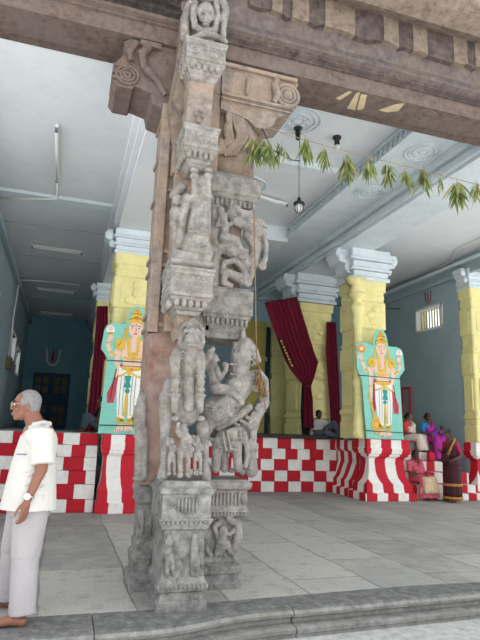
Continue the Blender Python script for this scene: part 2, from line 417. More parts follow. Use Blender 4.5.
# walls --------------------------------------------------------------------
LX = -1.58
bm = bmesh.new()     # left wall with three small windows (openings)
wins = [(11.2, 12.6, 3.45, 4.15), (16.1, 17.6, 3.25, 3.95), (18.3, 19.5, 3.0, 3.75)]
ys = 8.0
for (a, c, z0, z1) in wins:
    box(bm, LX-0.3, LX, ys, a, -0.2, 5.6); box(bm, LX-0.3, LX, a, c, -0.2, z0); box(bm, LX-0.3, LX, a, c, z1, 5.6); ys = c
box(bm, LX-0.3, LX, ys, 22.3, -0.2, 5.6); box(bm, LX-0.3, LX, 5.75, 8.0, 5.2, 5.6)
structure('wall_left', bm, M['blue_wall'], smooth=False)
structure('trim_2', B(LX, LX+0.12, 8.0, 22, 5.18, 5.3), M['blue_wall'], bevel=0.02)
for i, (a, c, z0, z1) in enumerate(wins):
    g = structure('window_%d' % (i+1), B(LX-0.2, LX-0.19, a, c, z0, z1), M['glass'], smooth=False)
    bm = bmesh.new()
    box(bm, LX-0.24, LX+0.03, a-0.06, a+0.02, z0-0.06, z1+0.06); box(bm, LX-0.24, LX+0.03, c-0.02, c+0.06, z0-0.06, z1+0.06)
    box(bm, LX-0.24, LX+0.03, a, c, z0-0.06, z0); box(bm, LX-0.24, LX+0.03, a, c, z1, z1+0.06)
    tube(bm, [(LX-0.15, (a+c)/2, z0), (LX-0.15, (a+c)/2, z1)], 0.02)
    link('window_frame', bm, M['white_plastic'], g, smooth=False)
bm = bmesh.new()     # far wall with door opening
box(bm, LX-0.3, -1.2, 22, 22.3, -0.2, 5.6); box(bm, 0.14, 2.2, 22, 22.3, -0.2, 5.6); box(bm, -1.2, 0.14, 22, 22.3, 3.36, 5.6); box(bm, -1.2, 0.14, 22, 22.3, -.2, PZ)
box(bm, -1.45, 0.35, 21.9, 22, 3.42, 3.5)
structure('wall_back_left', bm, M['teal_wall'], smooth=False)
dr = structure('door_1', B(-1.2, 0.14, 22.12, 22.2, PZ, 3.36), M['blue_door'], smooth=False)
bm = bmesh.new()
for x0 in (-1.2, -0.55): box(bm, x0, x0+0.05, 22.03, 22.13, PZ, 3.36)
box(bm, 0.09, 0.14, 22.03, 22.13, PZ, 3.36); box(bm, -1.2, 0.14, 22.03, 22.13, 3.28, 3.36); box(bm, -1.2, .14, 22.06, 22.13, 2.5, 2.58)
link('door_frame', bm, M['blue_door'], dr, smooth=False)
bm = bmesh.new()
for x0 in (-1.12, -0.84, -0.46, -0.18):
    for z0 in (1.45, 1.85, 2.62, 2.95): box(bm, x0, x0+0.2, 22.08, 22.13, z0, z0+0.27)
link('door_panel', bm, M['brown_door'], dr, smooth=False)
# partition between left aisle and middle bay (deep in the hall), yellow wall pieces beyond
structure('wall_aisle', B(0.95, 1.25, 17, 22, PZ, 5.1), M['teal_wall'], smooth=False)
structure('wall_back_middle', B(1.25, 8.3, 19.5, 19.8, PZ, 7.0), M['blue_wall'], smooth=False)
bm = bmesh.new()
box(bm, 7.3, 10.5, 17.3, 17.6, PZ, 6.6)
structure('wall_back_right', bm, M['teal_wall'], smooth=False)
structure('wall_inner', B(7.0, 7.3, 15.2, 17.6, PZ, 6.0), M['teal_wall'], smooth=False)
bm = bmesh.new(); RX = 10.2
box(bm, RX, RX+0.35, 12.28, 13.05, -0.2, 6.6); box(bm, RX, RX+0.35, 5.75, 12.28, 5.9, 6.6); box(bm, RX, RX+0.35, 14.25, 17.6, -0.2, 6.6); box(bm, RX, RX+0.35, 13.05, 14.25, -0.2, 4.63); box(bm, RX, RX+0.35, 13.05, 14.25, 5.28, 6.6)
structure('wall_right', bm, M['blue_wall'], smooth=False)
structure('trim_3', B(RX-0.09, RX, 6, 17.3, 5.86, 5.98), M['blue_wall'], bevel=0.02)
structure('trim_4', B(RX-0.14, RX, 6, 17.3, 6.18, 6.28), M['blue_pale'], bevel=0.02)
g = structure('window_4', B(RX+0.2, RX+0.21, 13.05, 14.25, 4.63, 5.28), M['glass'], smooth=False)
bm = bmesh.new()
for (a, c, z0, z1) in ((13.0, 13.08, 4.6, 5.32), (14.22, 14.3, 4.6, 5.32), (13.0, 14.3, 4.58, 4.65), (13.0, 14.3, 5.26, 5.33)): box(bm, RX-0.03, RX+0.3, a, c, z0, z1)
link('window_frame', bm, M['white_plastic'], g, smooth=False)
bm = bmesh.new()
for k in range(9): box(bm, RX+0.12, RX+0.15, 13.16+k*0.125, 13.2+k*0.125, 4.63, 5.28)
link('window_bars', bm, M['yellow_dark'], g, smooth=False)

# ceilings (thick slabs) and roof
structure('ceiling_left', B(-1.9, 0.6, 5.72, 22.3, 5.5, 5.9), M['blue_ceil'], smooth=False)
bm = bmesh.new(); prism_yz(bm, [(9.9, 5.5), (9.95, 5.46), (10.25, 5.46), (10.3, 5.5)], -1.58, 0.6)
structure('trim_5', bm, M['blue_pale'], smooth=False)
bm = bmesh.new()
for y in (11.6, 13.9, 16.2, 18.6): box(bm, -1.58, 0.6, y, y+0.03, 5.485, 5.5)
structure('trim_6', bm, M['blue_wall'], smooth=False)
structure('ceiling_middle', B(1.3, 5.2, 5.72, 19.8, 6.7, 7.0), M['blue_ceil'], smooth=False)
structure('ceiling_coffer', B(5.2, 6.12, 5.72, 19.8, 6.42, 7.0), M['blue_pale'], smooth=False)
structure('ceiling_right', B(7.1, 10.6, 5.72, 17.6, 6.42, 6.9), M['blue_ceil'], smooth=False)
structure('roof_slab', B(-8, 15, 5.4, 23, 7.02, 7.3), M['lintel'], smooth=False)
bm = bmesh.new()     # beam from the carved pillar back to the left yellow pillar
box(bm, 0.66, 1.30, 5.76, 22, 5.1, 5.52); box(bm, 0.58, 0.66, 5.76, 22, 5.2, 5.26); box(bm, 0.60, 0.66, 5.76, 22, 5.26, 5.42); box(bm, 0.52, .66, 5.76, 22, 5.42, 5.5); box(bm, 1.0, 1.3, 5.76, 22, 5.52, 6.8)
structure('beam_left', bm, M['blue_ceil'], bevel=0.01)
bm = bmesh.new()
box(bm, 6.16, 7.06, 5.76, 17.6, 6.0, 7.0); box(bm, 6.08, 6.16, 5.76, 17.6, 6.06, 6.18); box(bm, 7.06, 7.14, 5.76, 17.6, 6.06, 6.18); box(bm, 6.04, 6.16, 5.76, 17.6, 6.28, 6.42)
structure('beam_right', bm, M['blue_pale'], bevel=0.012)
bm = bmesh.new()     # carved frieze along the coffer's edge
for k in range(70):
    y = 6.0+k*0.16; box(bm, 5.13, 5.21, y, y+0.05, 6.44, 6.62); ell(bm, (5.17, y+0.1, 6.52), (0.03, 0.045, 0.05), seg=8)
box(bm, 5.1, 5.21, 5.8, 18, 6.40, 6.44); box(bm, 5.1, 5.21, 5.8, 18, 6.63, 6.68)
structure('trim_7', bm, M['blue_pale'], smooth=False)
def medallion(x, y, z, r, m, n):
    bm = bmesh.new()
    for k in range(n):
        rr = r*(1-k*0.22); pts = [(x+rr*math.cos(t*PI/16), y+rr*math.sin(t*PI/16), z) for t in range(33)]
        tube(bm, pts, 0.018, 6)
    for t in range(12): ell(bm, (x+r*0.45*math.cos(t*PI/6), y+r*0.45*math.sin(t*PI/6), z), (0.05, 0.05, 0.02), seg=8)
    ell(bm, (x, y, z), (r*0.2, r*0.2, 0.04), seg=12)
    return bm
for i, (x, y, z, r) in enumerate([(3.35, 7.9, 6.69, 0.42), (5.66, 7.6, 6.41, 0.3), (5.66, 9.4, 6.41, 0.3), (3.35, 10.6, 6.69, 0.42)]):
    tag(structure('trim_%d' % (8+i), medallion(x, y, z, r, None, 4), M['blue_pale']))
bm = bmesh.new(); box(bm, 1.5, 5.15, 9.2, 9.32, 6.6, 6.72); box(bm, 1.5, 5.15, 12.6, 13.6, 6.3, 6.72)
structure('beam_middle', bm, M['blue_pale'], bevel=0.012)

# lintel over the front row, with cornice above ------------------------------
LZ = 5.38
bm = bmesh.new()
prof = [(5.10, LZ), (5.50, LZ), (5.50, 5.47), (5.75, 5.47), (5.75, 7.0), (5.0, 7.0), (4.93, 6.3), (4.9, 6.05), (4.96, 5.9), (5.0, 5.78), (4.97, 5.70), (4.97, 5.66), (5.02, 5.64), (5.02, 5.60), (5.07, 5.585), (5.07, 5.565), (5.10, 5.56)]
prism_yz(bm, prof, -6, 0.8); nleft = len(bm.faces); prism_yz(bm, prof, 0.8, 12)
bm.faces.ensure_lookup_table()
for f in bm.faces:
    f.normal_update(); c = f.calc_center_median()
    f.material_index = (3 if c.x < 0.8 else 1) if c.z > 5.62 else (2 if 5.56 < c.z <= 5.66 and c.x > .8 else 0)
structure('wall_lintel', bm, [M['lintel'], M['lintel_purple'], M['soot'], M['soot_shadow']], smooth=False)
rnd = random.Random(5)
bm = bmesh.new(); x = 1.5; k = 0     # panels under the eave, alternately stained
while x < 7.5:
    wd = rnd.choice((0.12, 0.2, 0.26, 0.38))
    prism_xz(bm, [(x, 5.93+rnd.uniform(-.03, .03)), (x+wd*.5, 5.92+rnd.uniform(-.02, .02)), (x+wd, 5.93+rnd.uniform(-.03, .03)), (x+wd, 6.36), (x, 6.36)], 4.885-0.012*(k % 2), 5.0, k % 2)
    x += wd; k += 1
structure('trim_12', bm, [M['soot'], M['lintel_tan']], smooth=False)
bm = bmesh.new()     # projecting eave stone
prism_yz(bm, [(5.0, 6.34), (4.76, 6.22), (4.69, 6.19), (4.5, 6.26), (4.42, 6.32), (4.40, 6.42), (4.5, 6.5), (5.2, 7.02), (5.4, 7.02)], 1.25, 12)
structure('trim_13', bm, M['lintel_tan'], smooth=False)
bm = bmesh.new(); prism_yz(bm, [(5.0, 5.95), (4.85, 5.85), (4.7, 5.84), (4.6, 5.95), (4.7, 6.6), (5.0, 7.02), (5.4, 7.02)], -6, 0.78)
structure('trim_14', bm, M['lintel_tan'], smooth=False)
# lime patches and a lotus ring on the lintel soffit
bm = bmesh.new()
def patch(pts, zz, t=0.004):
    vs = []
    ps = [at(px, py, Z=zz) for px, py in pts]
    a = [bm.verts.new((p.x, min(p.y, 5.495), zz+0.002)) for p in ps]; c = [bm.verts.new((p.x, min(p.y, 5.495), zz-t)) for p in ps]
    bm.faces.new(a[::-1]); bm.faces.new(c)
    for i in range(len(a)): bm.faces.new((a[i], a[(i+1) % len(a)], c[(i+1) % len(a)], c[i]))
patch([(347, 108), (356, 93), (360, 92), (355, 110)], LZ); patch([(357, 109), (361, 94), (367, 95), (364, 108), (360, 110)], LZ)
patch([(379, 110), (396, 104), (405, 103), (398, 111), (387, 112)], LZ); patch([(336, 98), (349, 91), (352, 92), (340, 100)], LZ)
structure('trim_15', bm, M['ochre'], smooth=False)
p = at(421, 118, Z=LZ)
bm = bmesh.new()
for r in (0.045, 0.08, 0.115): tube(bm, [(p.x+r*1.3*math.cos(t*PI/12), p.y-0.06+r*math.sin(t*PI/12), LZ) for t in range(25)], 0.006, 5)
structure('trim_16', bm, M['lintel_tan'])

# ================================================================== CARVED PILLAR
PIL = empty('carved_pillar', (1.1, 5.2, 0), 'tall pale granite pillar carved with rearing horse, rider and guardian beast at the kerb', 'pillar')
bm = bmesh.new()     # core shaft
sqstack(bm, 0.93, 5.42, [(0.9, 0.21, 0.26), (2.32, 0.21, 0.26)])
link('lower_shaft', bm, M['granite_red'], PIL, bevel=0.015)['label'] = 'reddish square lower shaft'
bm = bmesh.new()
box(bm, 0.72, 1.3, 5.16, 5.7, 2.32, 5.38); box(bm, 1.3, 1.62, 5.24, 5.7, 2.32, 5.38)
for z in (2.36, 2.5, 2.95, 3.1, 3.75, 4.2, 4.62): box(bm, 0.695, 0.95, 5.13, 5.7, z, z+0.05)
box(bm, 0.68, 0.78, 5.1, 5.2, 2.3, 4.7)
link('upper_shaft', bm, M['granite_brown'], PIL, bevel=0.012)
# rear-left small pier with its own mouldings and a standing figure
bm = bmesh.new()
sqstack(bm, 0.86, 5.38, [(-0.01, 0.17, 0.2), (0.12, 0.17, 0.2), (0.14, 0.14, 0.17), (0.2, 0.15, 0.18), (0.28, 0.16, 0.19), (0.32, 0.13, 0.16), (0.4, 0.135, 0.165), (0.42, 0.12, 0.15), (0.72, 0.12, 0.15), (0.75, 0.15, 0.18), (0.8, 0.14, 0.17), (0.86, 0.16, 0.19), (0.93, 0.13, 0.16), (1.0, 0.15, 0.18)])
for k in range(3): box(bm, 0.73, 0.75, 5.26+k*0.09, 5.3+k*0.09, 0.45, 0.68); box(bm, 0.76+k*0.07, 0.79+k*0.07, 5.215, 5.235, 0.45, 0.68)
link('side_pier', bm, M['granite_dark'], PIL, bevel=0.008)
# rear right support of the wing base
bm = bmesh.new(); box(bm, 0.95, 1.6, 5.3, 5.7, 0, 0.95)
link('base_core', bm, M['granite_dark'], PIL, bevel=0.01)

# front pier base
FX, FY = 1.035, 4.86
bm = bmesh.new()
sqstack(bm, FX, FY, [(-0.005, 0.205, 0.27), (0.07, 0.205, 0.27), (0.085, 0.18, 0.245), (0.13, 0.165, 0.23), (0.145, 0.2, 0.265), (0.21, 0.2, 0.265), (0.225, 0.185, 0.25), (0.25, 0.175, 0.24), (0.6, 0.165, 0.23)])
sqstack(bm, FX, FY, [(0.6, 0.165, 0.23), (0.615, 0.19, 0.255), (0.64, 0.2, 0.265), (0.69, 0.225, 0.29), (0.705, 0.205, 0.27), (0.72, 0.205, 0.27), (0.88, 0.205, 0.27), (0.895, 0.225, 0.29), (0.93, 0.235, 0.3), (0.95, 0.2, 0.265), (0.99, 0.19, 0.255)])
for k in range(6):
    box(bm, FX-0.08+k*0.03, FX-0.065+k*0.03, FY-0.285, FY-0.26, 0.745, 0.86)
for k in range(11):
    box(bm, FX-0.2+k*0.038, FX-0.182+k*0.038, FY-0.3, FY-0.25, 0.655, 0.68)
for k in range(12): ell(bm, (FX-0.2+k*0.036, FY-0.27, 0.178), (0.012, 0.012, 0.022), seg=8)
link('front_plinth', bm, M['granite_dark'], PIL, bevel=0.006)

# pixel-space helper for relief figures that lie in a known plane of the pillar
class Rel:
    def __init__(s, x0, y0, k, Y): s.x0, s.y0, s.k, s.Y = x0, y0, k, Y; s.bm = bmesh.new(); s.u = 5.35/547/k*1.0
    def P(s, u, v, dy=0.0): return at(s.x0+u/s.k, s.y0+v/s.k, Y=s.Y+dy)
    def c(s, pts, rs, dy=0.0):
        ps = [s.P(p[0], p[1], (p[2] if len(p) > 2 else dy)) for p in pts]
        rs = rs if isinstance(rs, (list, tuple)) else [rs]*len(ps)
        chain(s.bm, ps, [r*s.u*1.13 for r in rs])
    def e(s, u, v, ru, rv, ry=None, dy=0.0, ang=0.0):
        ell(s.bm, s.P(u, v, dy), (ru*s.u, (ry if ry is not None else min(ru, rv))*s.u, rv*s.u), Matrix.Rotation(math.radians(ang), 3, 'Y'))
    def done(s, name, mat=None, vox=0.006, disp=0.009):
        return link(name, s.bm, mat or M['granite'], PIL, remesh=vox, disp=disp)

# reliefs on the front base: two standing figures under arches (front) ; dancer on the wing
r = Rel(120, 460, 3.2, 4.60)
r.bm.free(); r.bm = bmesh.new()
r.e(172, 292, 30, 62, 7, 0.045); r.e(234, 285, 22, 62, 7, 0.045)
r.e(157, 250, 9, 10, 8); r.c([(157, 262), (155, 290)], [10, 12]); r.c([(150, 265), (140, 290), (158, 296)], [5, 4, 4]); r.c([(155, 295), (150, 330), (152, 365)], [9, 6, 5]); r.c([(160, 295), (168, 330), (172, 368)], [8, 6, 5])
r.e(240, 244, 8, 9, 8); r.c([(240, 254), (238, 282)], [9, 10]); r.c([(246, 256), (256, 275), (244, 288)], [5, 4, 4]); r.c([(236, 286), (230, 325), (232, 368)], [8, 6, 5]); r.c([(242, 286), (248, 325), (246, 368)], [8, 6, 5])
r.done('guardian_relief', M['granite_dark'])

# wing base
WX, WY = 1.46, 5.36
bm = bmesh.new()
sqstack(bm, WX, WY, [(-0.005, 0.25, 0.24), (0.05, 0.25, 0.24), (0.07, 0.23, 0.22), (0.12, 0.235, 0.225), (0.14, 0.25, 0.24), (0.19, 0.25, 0.24), (0.2, 0.22, 0.21), (0.24, 0.235, 0.225), (0.27, 0.21, 0.2), (0.62, 0.2, 0.19)], chamf=0.05)
link('wing_plinth', bm, M['granite_dark'], PIL, bevel=0.006)
bm = bmesh.new()
sqstack(bm, WX, WY, [(0.62, 0.2, 0.19), (0.63, 0.27, 0.24), (0.68, 0.29, 0.26), (0.7, 0.27, 0.24), (0.86, 0.27, 0.24), (0.88, 0.3, 0.27), (0.93, 0.31, 0.28), (0.96, 0.27, 0.24)])
for k in range(12): box(bm, 1.24+k*0.036, 1.255+k*0.036, WY-0.26, WY-0.23, 0.73, 0.84)
for k in range(16): box(bm, 1.2+k*0.033, 1.217+k*0.033, WY-0.275, WY-0.25, 0.645, 0.665)
ell(bm, (1.7, WY-0.24, 0.79), (0.035, 0.03, 0.055))
link('wing_cornice', bm, M['granite'], PIL, bevel=0.006)
r = Rel(120, 460, 3.2, 5.15)
r.e(350, 185, 14, 10, 10); r.c([(318, 200), (300, 215), (310, 245), (335, 238)], [8, 7, 7, 6]); r.e(306, 208, 9, 10, 9)
r.c([(330, 225), (322, 258)], [13, 14]); r.c([(322, 262), (345, 268), (350, 295)], [10, 8, 7]); r.c([(316, 265), (306, 300)], [9, 6]); r.c([(335, 230), (352, 240), (368, 215)], [6, 5, 5]); r.c([(350, 190), (375, 200), (378, 240), (368, 270), (360, 300)], [9, 12, 14, 10, 8]); r.c([(275, 285), (290, 305)], [7, 6]); r.c([(335, 275), (320, 300)], [7, 6])
r.done('dancer_relief', M['granite'])

# guardian beast (front)
r = Rel(155, 320, 3.77, 4.80)
r.e(138, 35, 26, 40, 22, 0.02); r.e(140, 76, 28, 24, 22, -0.12); r.e(140, 50, 34, 22, 26, -0.04)          # head, blunt muzzle
r.e(140, 78, 20, 17, 10, -0.17)
r.e(118, 42, 9, 9, 8, -0.09); r.e(160, 42, 9, 9, 8, -0.09); r.e(140, 10, 18, 22, 16, 0); r.c([(104, 50), (98, 85), (108, 110)], [10, 12, 10], 0.0); r.c([(172, 50), (176, 85), (168, 110)], [10, 12, 9], 0.0)
r.c([(138, 100, 0.0), (130, 170, -0.02), (126, 240, 0.0)], [30, 34, 26])                                       # chest
r.c([(126, 240), (120, 300), (118, 350)], [26, 34, 40], 0.06)
for sx, ox in ((-1, 76), (1, 172)):
    r.c([(ox+sx*-8, 125, -0.02), (ox, 150, -0.12), (ox, 205, -0.14)], [17, 17, 12]); r.e(ox, 212, 19, 7, 19, -0.14); r.e(ox, 235, 15, 20, 15, -0.14); r.e(ox, 262, 15, 12, 15, -0.14); r.e(ox, 284, 20, 7, 19, -0.14)
    r.c([(ox, 285, -0.14), (ox-2, 340, -0.1)], [12, 10]); r.e(ox, 372, 15, 10, 14, -0.1)
r.c([(60, 235, 0.1), (42, 300, 0.08), (40, 420, 0.04), (38, 520, 0.0)], [20, 24, 17, 13]); r.e(38, 528, 18, 7, 17, 0.0); r.c([(38, 535, 0.0), (30, 590, -0.04)], [13, 18])
r.c([(178, 400, 0.04), (186, 480, 0.03), (188, 530, 0.0)], [20, 14, 12]); r.e(188, 530, 15, 6, 15, 0.0); r.c([(188, 540, 0.0), (190, 590, -0.04)], [11, 17])
for q in range(14):
    a_ = PI*(q/13)*1.25-PI*.125; r.e(138-42*math.cos(a_), 52-46*math.sin(a_), 9, 9, 9, -.01)
for q in range(9): r.e(104+q*8.5, 118+14*math.sin(q/8*PI), 4.5, 4.5, 5, -.085); r.e(106+q*7, 150+26*math.sin(q/8*PI), 4, 4, 5, -.10); r.e(104+q*7, 232+5*math.sin(q/8*PI), 5, 5, 6, -.085)
for q in range(5): r.e(122+q*9, 92+2*abs(q-2), 3.5, 6, 4, -.2)
r.c([(128, 230, -.06), (128, 330, -.07)], [22, 16])
r.done('guardian_beast')
r = Rel(155, 320, 3.77, 4.66)       # attendants at the beast's feet
def attendant(r, u, v, k, dy, lean=0):
    r.e(u, v, 13*k, 16*k, 14*k, dy-.03); r.e(u, v-15*k, 10*k, 8*k, 10*k, dy-.02); r.e(u, v+3*k, 3*k, 3*k, 4*k, dy-.066*k); r.e(u-13*k, v, 3*k, 5*k, 4*k, dy-.03); r.e(u+13*k, v, 3*k, 5*k, 4*k, dy-.03)
    r.c([(u, v+20*k), (u+lean, v+48*k), (u+lean, v+70*k)], [15*k, 12*k, 16*k], dy); r.e(u+lean, v+62*k, 19*k, 5*k, 16*k, dy)
    r.c([(u-15*k, v+24*k), (u-26*k, v+8*k), (u-22*k, v-22*k)], [7*k, 6*k, 6*k], dy-.02); r.c([(u+15*k, v+24*k), (u+26*k, v+44*k), (u+8*k, v+52*k)], [7*k, 6*k, 5*k], dy-.03)
    for s_ in (-1, 1):
        r.c([(u+lean+s_*9*k, v+74*k), (u+lean+s_*15*k, v+115*k), (u+lean+s_*13*k, v+160*k)], [12*k, 8*k, 7*k], dy); r.e(u+lean+s_*13*k, v+155*k, 10*k, 4*k, 9*k, dy); r.c([(u+lean+s_*13*k, v+168*k), (u+lean+s_*17*k, v+172*k)], [8*k, 8*k], dy-.03)
attendant(r, 110, 414, 1.0, 0.0)
attendant(r, 160, 452, .74, 0.05); attendant(r, 64, 458, .72, 0.05)
r.done('attendant_figure')
# lotus capital blocks on the front pier
def lotus_block(z0, z1, zt, zc, hx, parent_name='lotus_block', y=4.86, hy=0.24, x=1.0):
    bm = bmesh.new(); pr = [(z0, hx*0.42, hy*0.45)]
    for k in range(4):
        f = 0.5+0.13*k; za = z0+(z1-z0)*(k+.25)/4; zb = z0+(z1-z0)*(k+.9)/4
        pr += [(za, hx*f, hy*f), (zb, hx*(f+.09), hy*(f+.09)), (zb+.004, hx*(f+.05), hy*(f+.05))]
    pr += [(z1, hx*.94, hy*.94), (z1+.01, hx, hy), (z1+.04, hx, hy), (z1+.045, hx*.96, hy*.96), (zt-.035, hx*.96, hy*.96), (zt-.03, hx, hy), (zt, hx, hy), (zt+.01, hx*1.05, hy*1.05), (zt+.03, hx*1.05, hy*1.05), (zt+.04, hx*.85, hy*.85), (zc, hx*.75, hy*.75)]
    sqstack(bm, x, y, pr)
    n = 7; m = max(2, int((zt-z1-.08)/.045))
    for i in range(n):
        for j in range(m):
            px = x-hx*.86+hx*1.72*(i+.5)/n; pz = z1+.045+(zt-z1-.08)*(j+.5)/m
            ell(bm, (px, y-hy*.965, pz), (hx*.095, .012, .017), seg=8)
            ell(bm, (x-hx*.965, y-hy*.86+hy*1.72*(i+.5)/n, pz), (.012, hy*.095, .017), seg=8)
    for i in range(5):
        ell(bm, (x-hx*.62+hx*1.24*i/4, y-hy*.86, z1-.05), (hx*.13, .03, .045), seg=8)
        ell(bm, (x-hx*.86, y-hy*.62+hy*1.24*i/4, z1-.05), (.03, hy*.13, .045), seg=8)
    return link(parent_name, bm, M['granite'], PIL, bevel=0.004)
lotus_block(2.42, 2.56, 2.8, 2.9, 0.2, x=0.985)
lotus_block(3.84, 4.0, 4.2, 4.26, 0.17, x=1.0)
lotus_block(4.7, 4.93, 5.12, 5.18, 0.205, x=1.0)
bm = bmesh.new()
sqstack(bm, 0.985, 4.9, [(2.2, 0.08, 0.1), (2.28, 0.1, 0.12), (2.34, 0.075, 0.1), (2.44, 0.09, 0.1)]); box(bm, 0.83, 1.15, 5.0, 5.25, 2.3, 3.9)
sqstack(bm, 0.985, 4.92, [(4.22, 0.12, 0.19), (4.75, 0.13, 0.2)]); box(bm, 0.8, 1.16, 5.0, 5.25, 3.9, 7.0)
ell(bm, (0.98, 4.72, 4.34), (0.03, 0.02, 0.03)); ell(bm, (1.02, 4.72, 4.40), (0.025, 0.02, 0.03)); ell(bm, (0.95, 4.72, 4.41), (0.025, 0.02, 0.03)); ell(bm, (0.99, 4.72, 4.45), (0.02, 0.02, 0.02))
link('front_shaft', bm, M['granite_brown'], PIL, bevel=0.01)
# upper crouching beast on the front pier
r = Rel(150, 180, 4.0, 4.78)
for ox in (178, 232): r.e(ox, -38, 18, 13, 14, -0.05); r.e(ox, -14, 18, 14, 16, -0.09); r.c([(ox, 0, -0.08), (ox, 90, -0.06), (ox-4, 200, -0.04)], [11, 11, 12]); r.e(ox+2, 66, 20, 12, 16, -0.08)
r.c([(205, 20, 0.0), (200, 120, 0.0), (196, 200, -0.02)], [34, 34, 40]); r.c([(196, 200), (180, 280), (175, 330)], [36, 46, 44]); r.e(176, 300, 54, 42, 46, 0.0); r.e(216, 290, 34, 46, 40, -0.02); r.c([(120, 345, 0.0), (235, 345, 0.0)], [16, 16])
r.c([(150, 75, -0.04), (130, 150, 0.0), (118, 260, 0.02)], [18, 15, 16]); r.e(150, 78, 20, 20, 20, -0.06); r.e(108, 78, 20, 22, 20, 0.0); r.c([(104, 130, .04), (96, 175, .06)], [22, 16]); r.c([(104, 190, .06), (106, 330, .06)], [14, 16])
r.c([(96, 60, .05), (130, 30, .05)], [16, 18])
for q in range(8): r.e(150+q*11, 255+10*math.sin(q/7*PI), 5, 5, 6, -.135); r.e(158+q*10, 205, 4.5, 4.5, 6, -.12); r.e(140+q*13, 330, 6, 6, 7, -.13)
for q in range(4): r.e(205, 20+q*42, 9, 9, 9, -.09)
r.done('upper_beast', M['granite'])
bm = bmesh.new()    # cornice under the upper beast
sqstack(bm, 0.985, 4.88, [(2.84, 0.17, 0.22), (2.87, 0.2, 0.25), (2.9, 0.2, 0.25), (2.92, 0.17, 0.22), (2.98, 0.18, 0.23), (3.0, 0.15, 0.2)])
link('lotus_cornice', bm, M['granite'], PIL, bevel=0.008)
# crowning figure with a round face at the top
r = Rel(160, 0, 6.0, 4.78)
r.e(276, 78, 56, 76, 40, 0.0); r.c([(276, 96, -0.06), (276, 112, -0.06)], [9, 12]); r.e(256, 74, 12, 7, 8, -0.066); r.e(300, 74, 12, 7, 8, -0.066); r.e(276, 128, 20, 6, 8, -0.055)
r.e(276, 145, 22, 14, 20, -0.02); r.c([(208, 20), (200, 90), (210, 160), (260, 190), (330, 180), (345, 90), (335, 10)], [20, 18, 18, 18, 18, 18, 18], 0.03)
r.c([(180, 40, .12), (150, 120, .12), (150, 230, .12)], [30, 26, 26]); r.c([(360, 0, .08), (395, 60, .05), (380, 130, .05)], [34, 22, 24]); r.c([(380, 130, .05), (380, 220, .05)], [20, 16]); r.c([(190, 235), (260, 205), (330, 215), (395, 250)], [16, 18, 18, 14], -0.06)
r.e(276, -30, 70, 50, 40, .03)
r.done('crowning_figure', M['granite'])

# right wing: horse, rider, elephant
r = Rel(195, 330, 4.27, 5.14)
r.c([(204, 78), (194, 120), (190, 180), (194, 235)], [34, 40, 38, 42]); r.c([(214, 62), (243, 92), (267, 126)], [30, 26, 15]); r.e(267, 130, 18, 13, 16)
r.c([(205, 8), (207, 45)], [8, 15]); r.e(236, 88, 5, 5, 32); r.c([(250, 118, -.05), (262, 112, -.05)], [5, 4]); r.c([(258, 140, -.0), (240, 150, 0)], [8, 9])
for q in range(7): r.e(170-q*4+max(0, q-3)*3, 62+q*20, 12, 12, 26, .02)
for q in range(11): r.e(152+q*8, 146+2*math.sin(q*.3), 4.5, 4.5, 6, -.098); r.e(150+q*8.5, 188+q*.5, 4, 4, 6, -.095); r.e(196+q*3.2, 60-q*1.0+abs(q-5)*2, 4, 4, 5, -.07)
r.c([(212, 48, -.06), (232, 110, -.07), (252, 138, -.05)], 3.5); r.c([(200, 100, -.09), (236, 100, -.07)], 3.5)
r.c([(190, 235), (140, 300), (90, 350)], [52, 54, 56]); r.c([(90, 345), (60, 390), (45, 430)], [50, 34, 22])
r.c([(45, 430), (38, 500), (42, 545)], [20, 15, 12]); r.e(42, 555, 19, 7, 16); r.c([(42, 560), (50, 600)], [14, 20])
r.c([(70, 400, .12), (80, 470, .12)], [26, 14])
r.c([(215, 225), (250, 195), (272, 185), (300, 215), (302, 250)], [26, 20, 17, 13, 12], -.05); r.c([(240, 240, .05), (290, 260, .05)], [20, 14])
for q in range(3):
    for t in range(12): r.e(46+q*14+t*11, 322+q*17+12*math.sin(t/11*PI), 4.5, 4.5, 7, -.135+.0012*abs(t-6)**1.5)
r.c([(128, 285, -.12), (140, 325, -.14), (150, 368, -.11)], 5); r.c([(142, 278, -.12), (156, 318, -.14), (166, 356, -.11)], 4); r.c([(60, 390, -.08), (110, 380, -.12), (165, 350, -.12)], 5)
r.c([(100, 420), (130, 405), (160, 385), (230, 330)], [12, 14, 16, 16]); r.e(118, 416, 14, 12, 12)
r.done('rearing_horse')
r = Rel(195, 330, 4.27, 5.10)
r.e(84, 122, 17, 22, 18); r.e(66, 112, 24, 26, 20, .02); r.c([(97, 124), (101, 128)], 5); r.c([(62, 95), (76, 82)], [12, 10]); r.c([(76, 140), (80, 150)], [10, 12])
r.c([(76, 165), (84, 205), (88, 245)], [24, 20, 26]); r.c([(92, 165, -.05), (108, 205, -.06), (132, 172, -.05), (136, 150, -.05)], [11, 10, 9, 8]); r.c([(70, 160, .05), (112, 200, .06), (130, 165, .04)], [10, 9, 8])
r.c([(90, 250, -.07), (150, 258, -.1), (190, 290, -.1), (200, 310, -.1)], [21, 19, 14, 11]); r.e(128, 152, 12, 16, 10, -.03); r.c([(54, 110), (50, 160)], [14, 16], .04)
r.done('horse_rider')
r = Rel(195, 330, 4.27, 5.10)
r.e(142, 474, 62, 46, 38, .04, 25); r.e(180, 440, 34, 30, 28, .02); r.c([(200, 445), (222, 490), (225, 540), (215, 580)], [20, 13, 11, 10]); r.e(165, 445, 20, 28, 10, -.06)
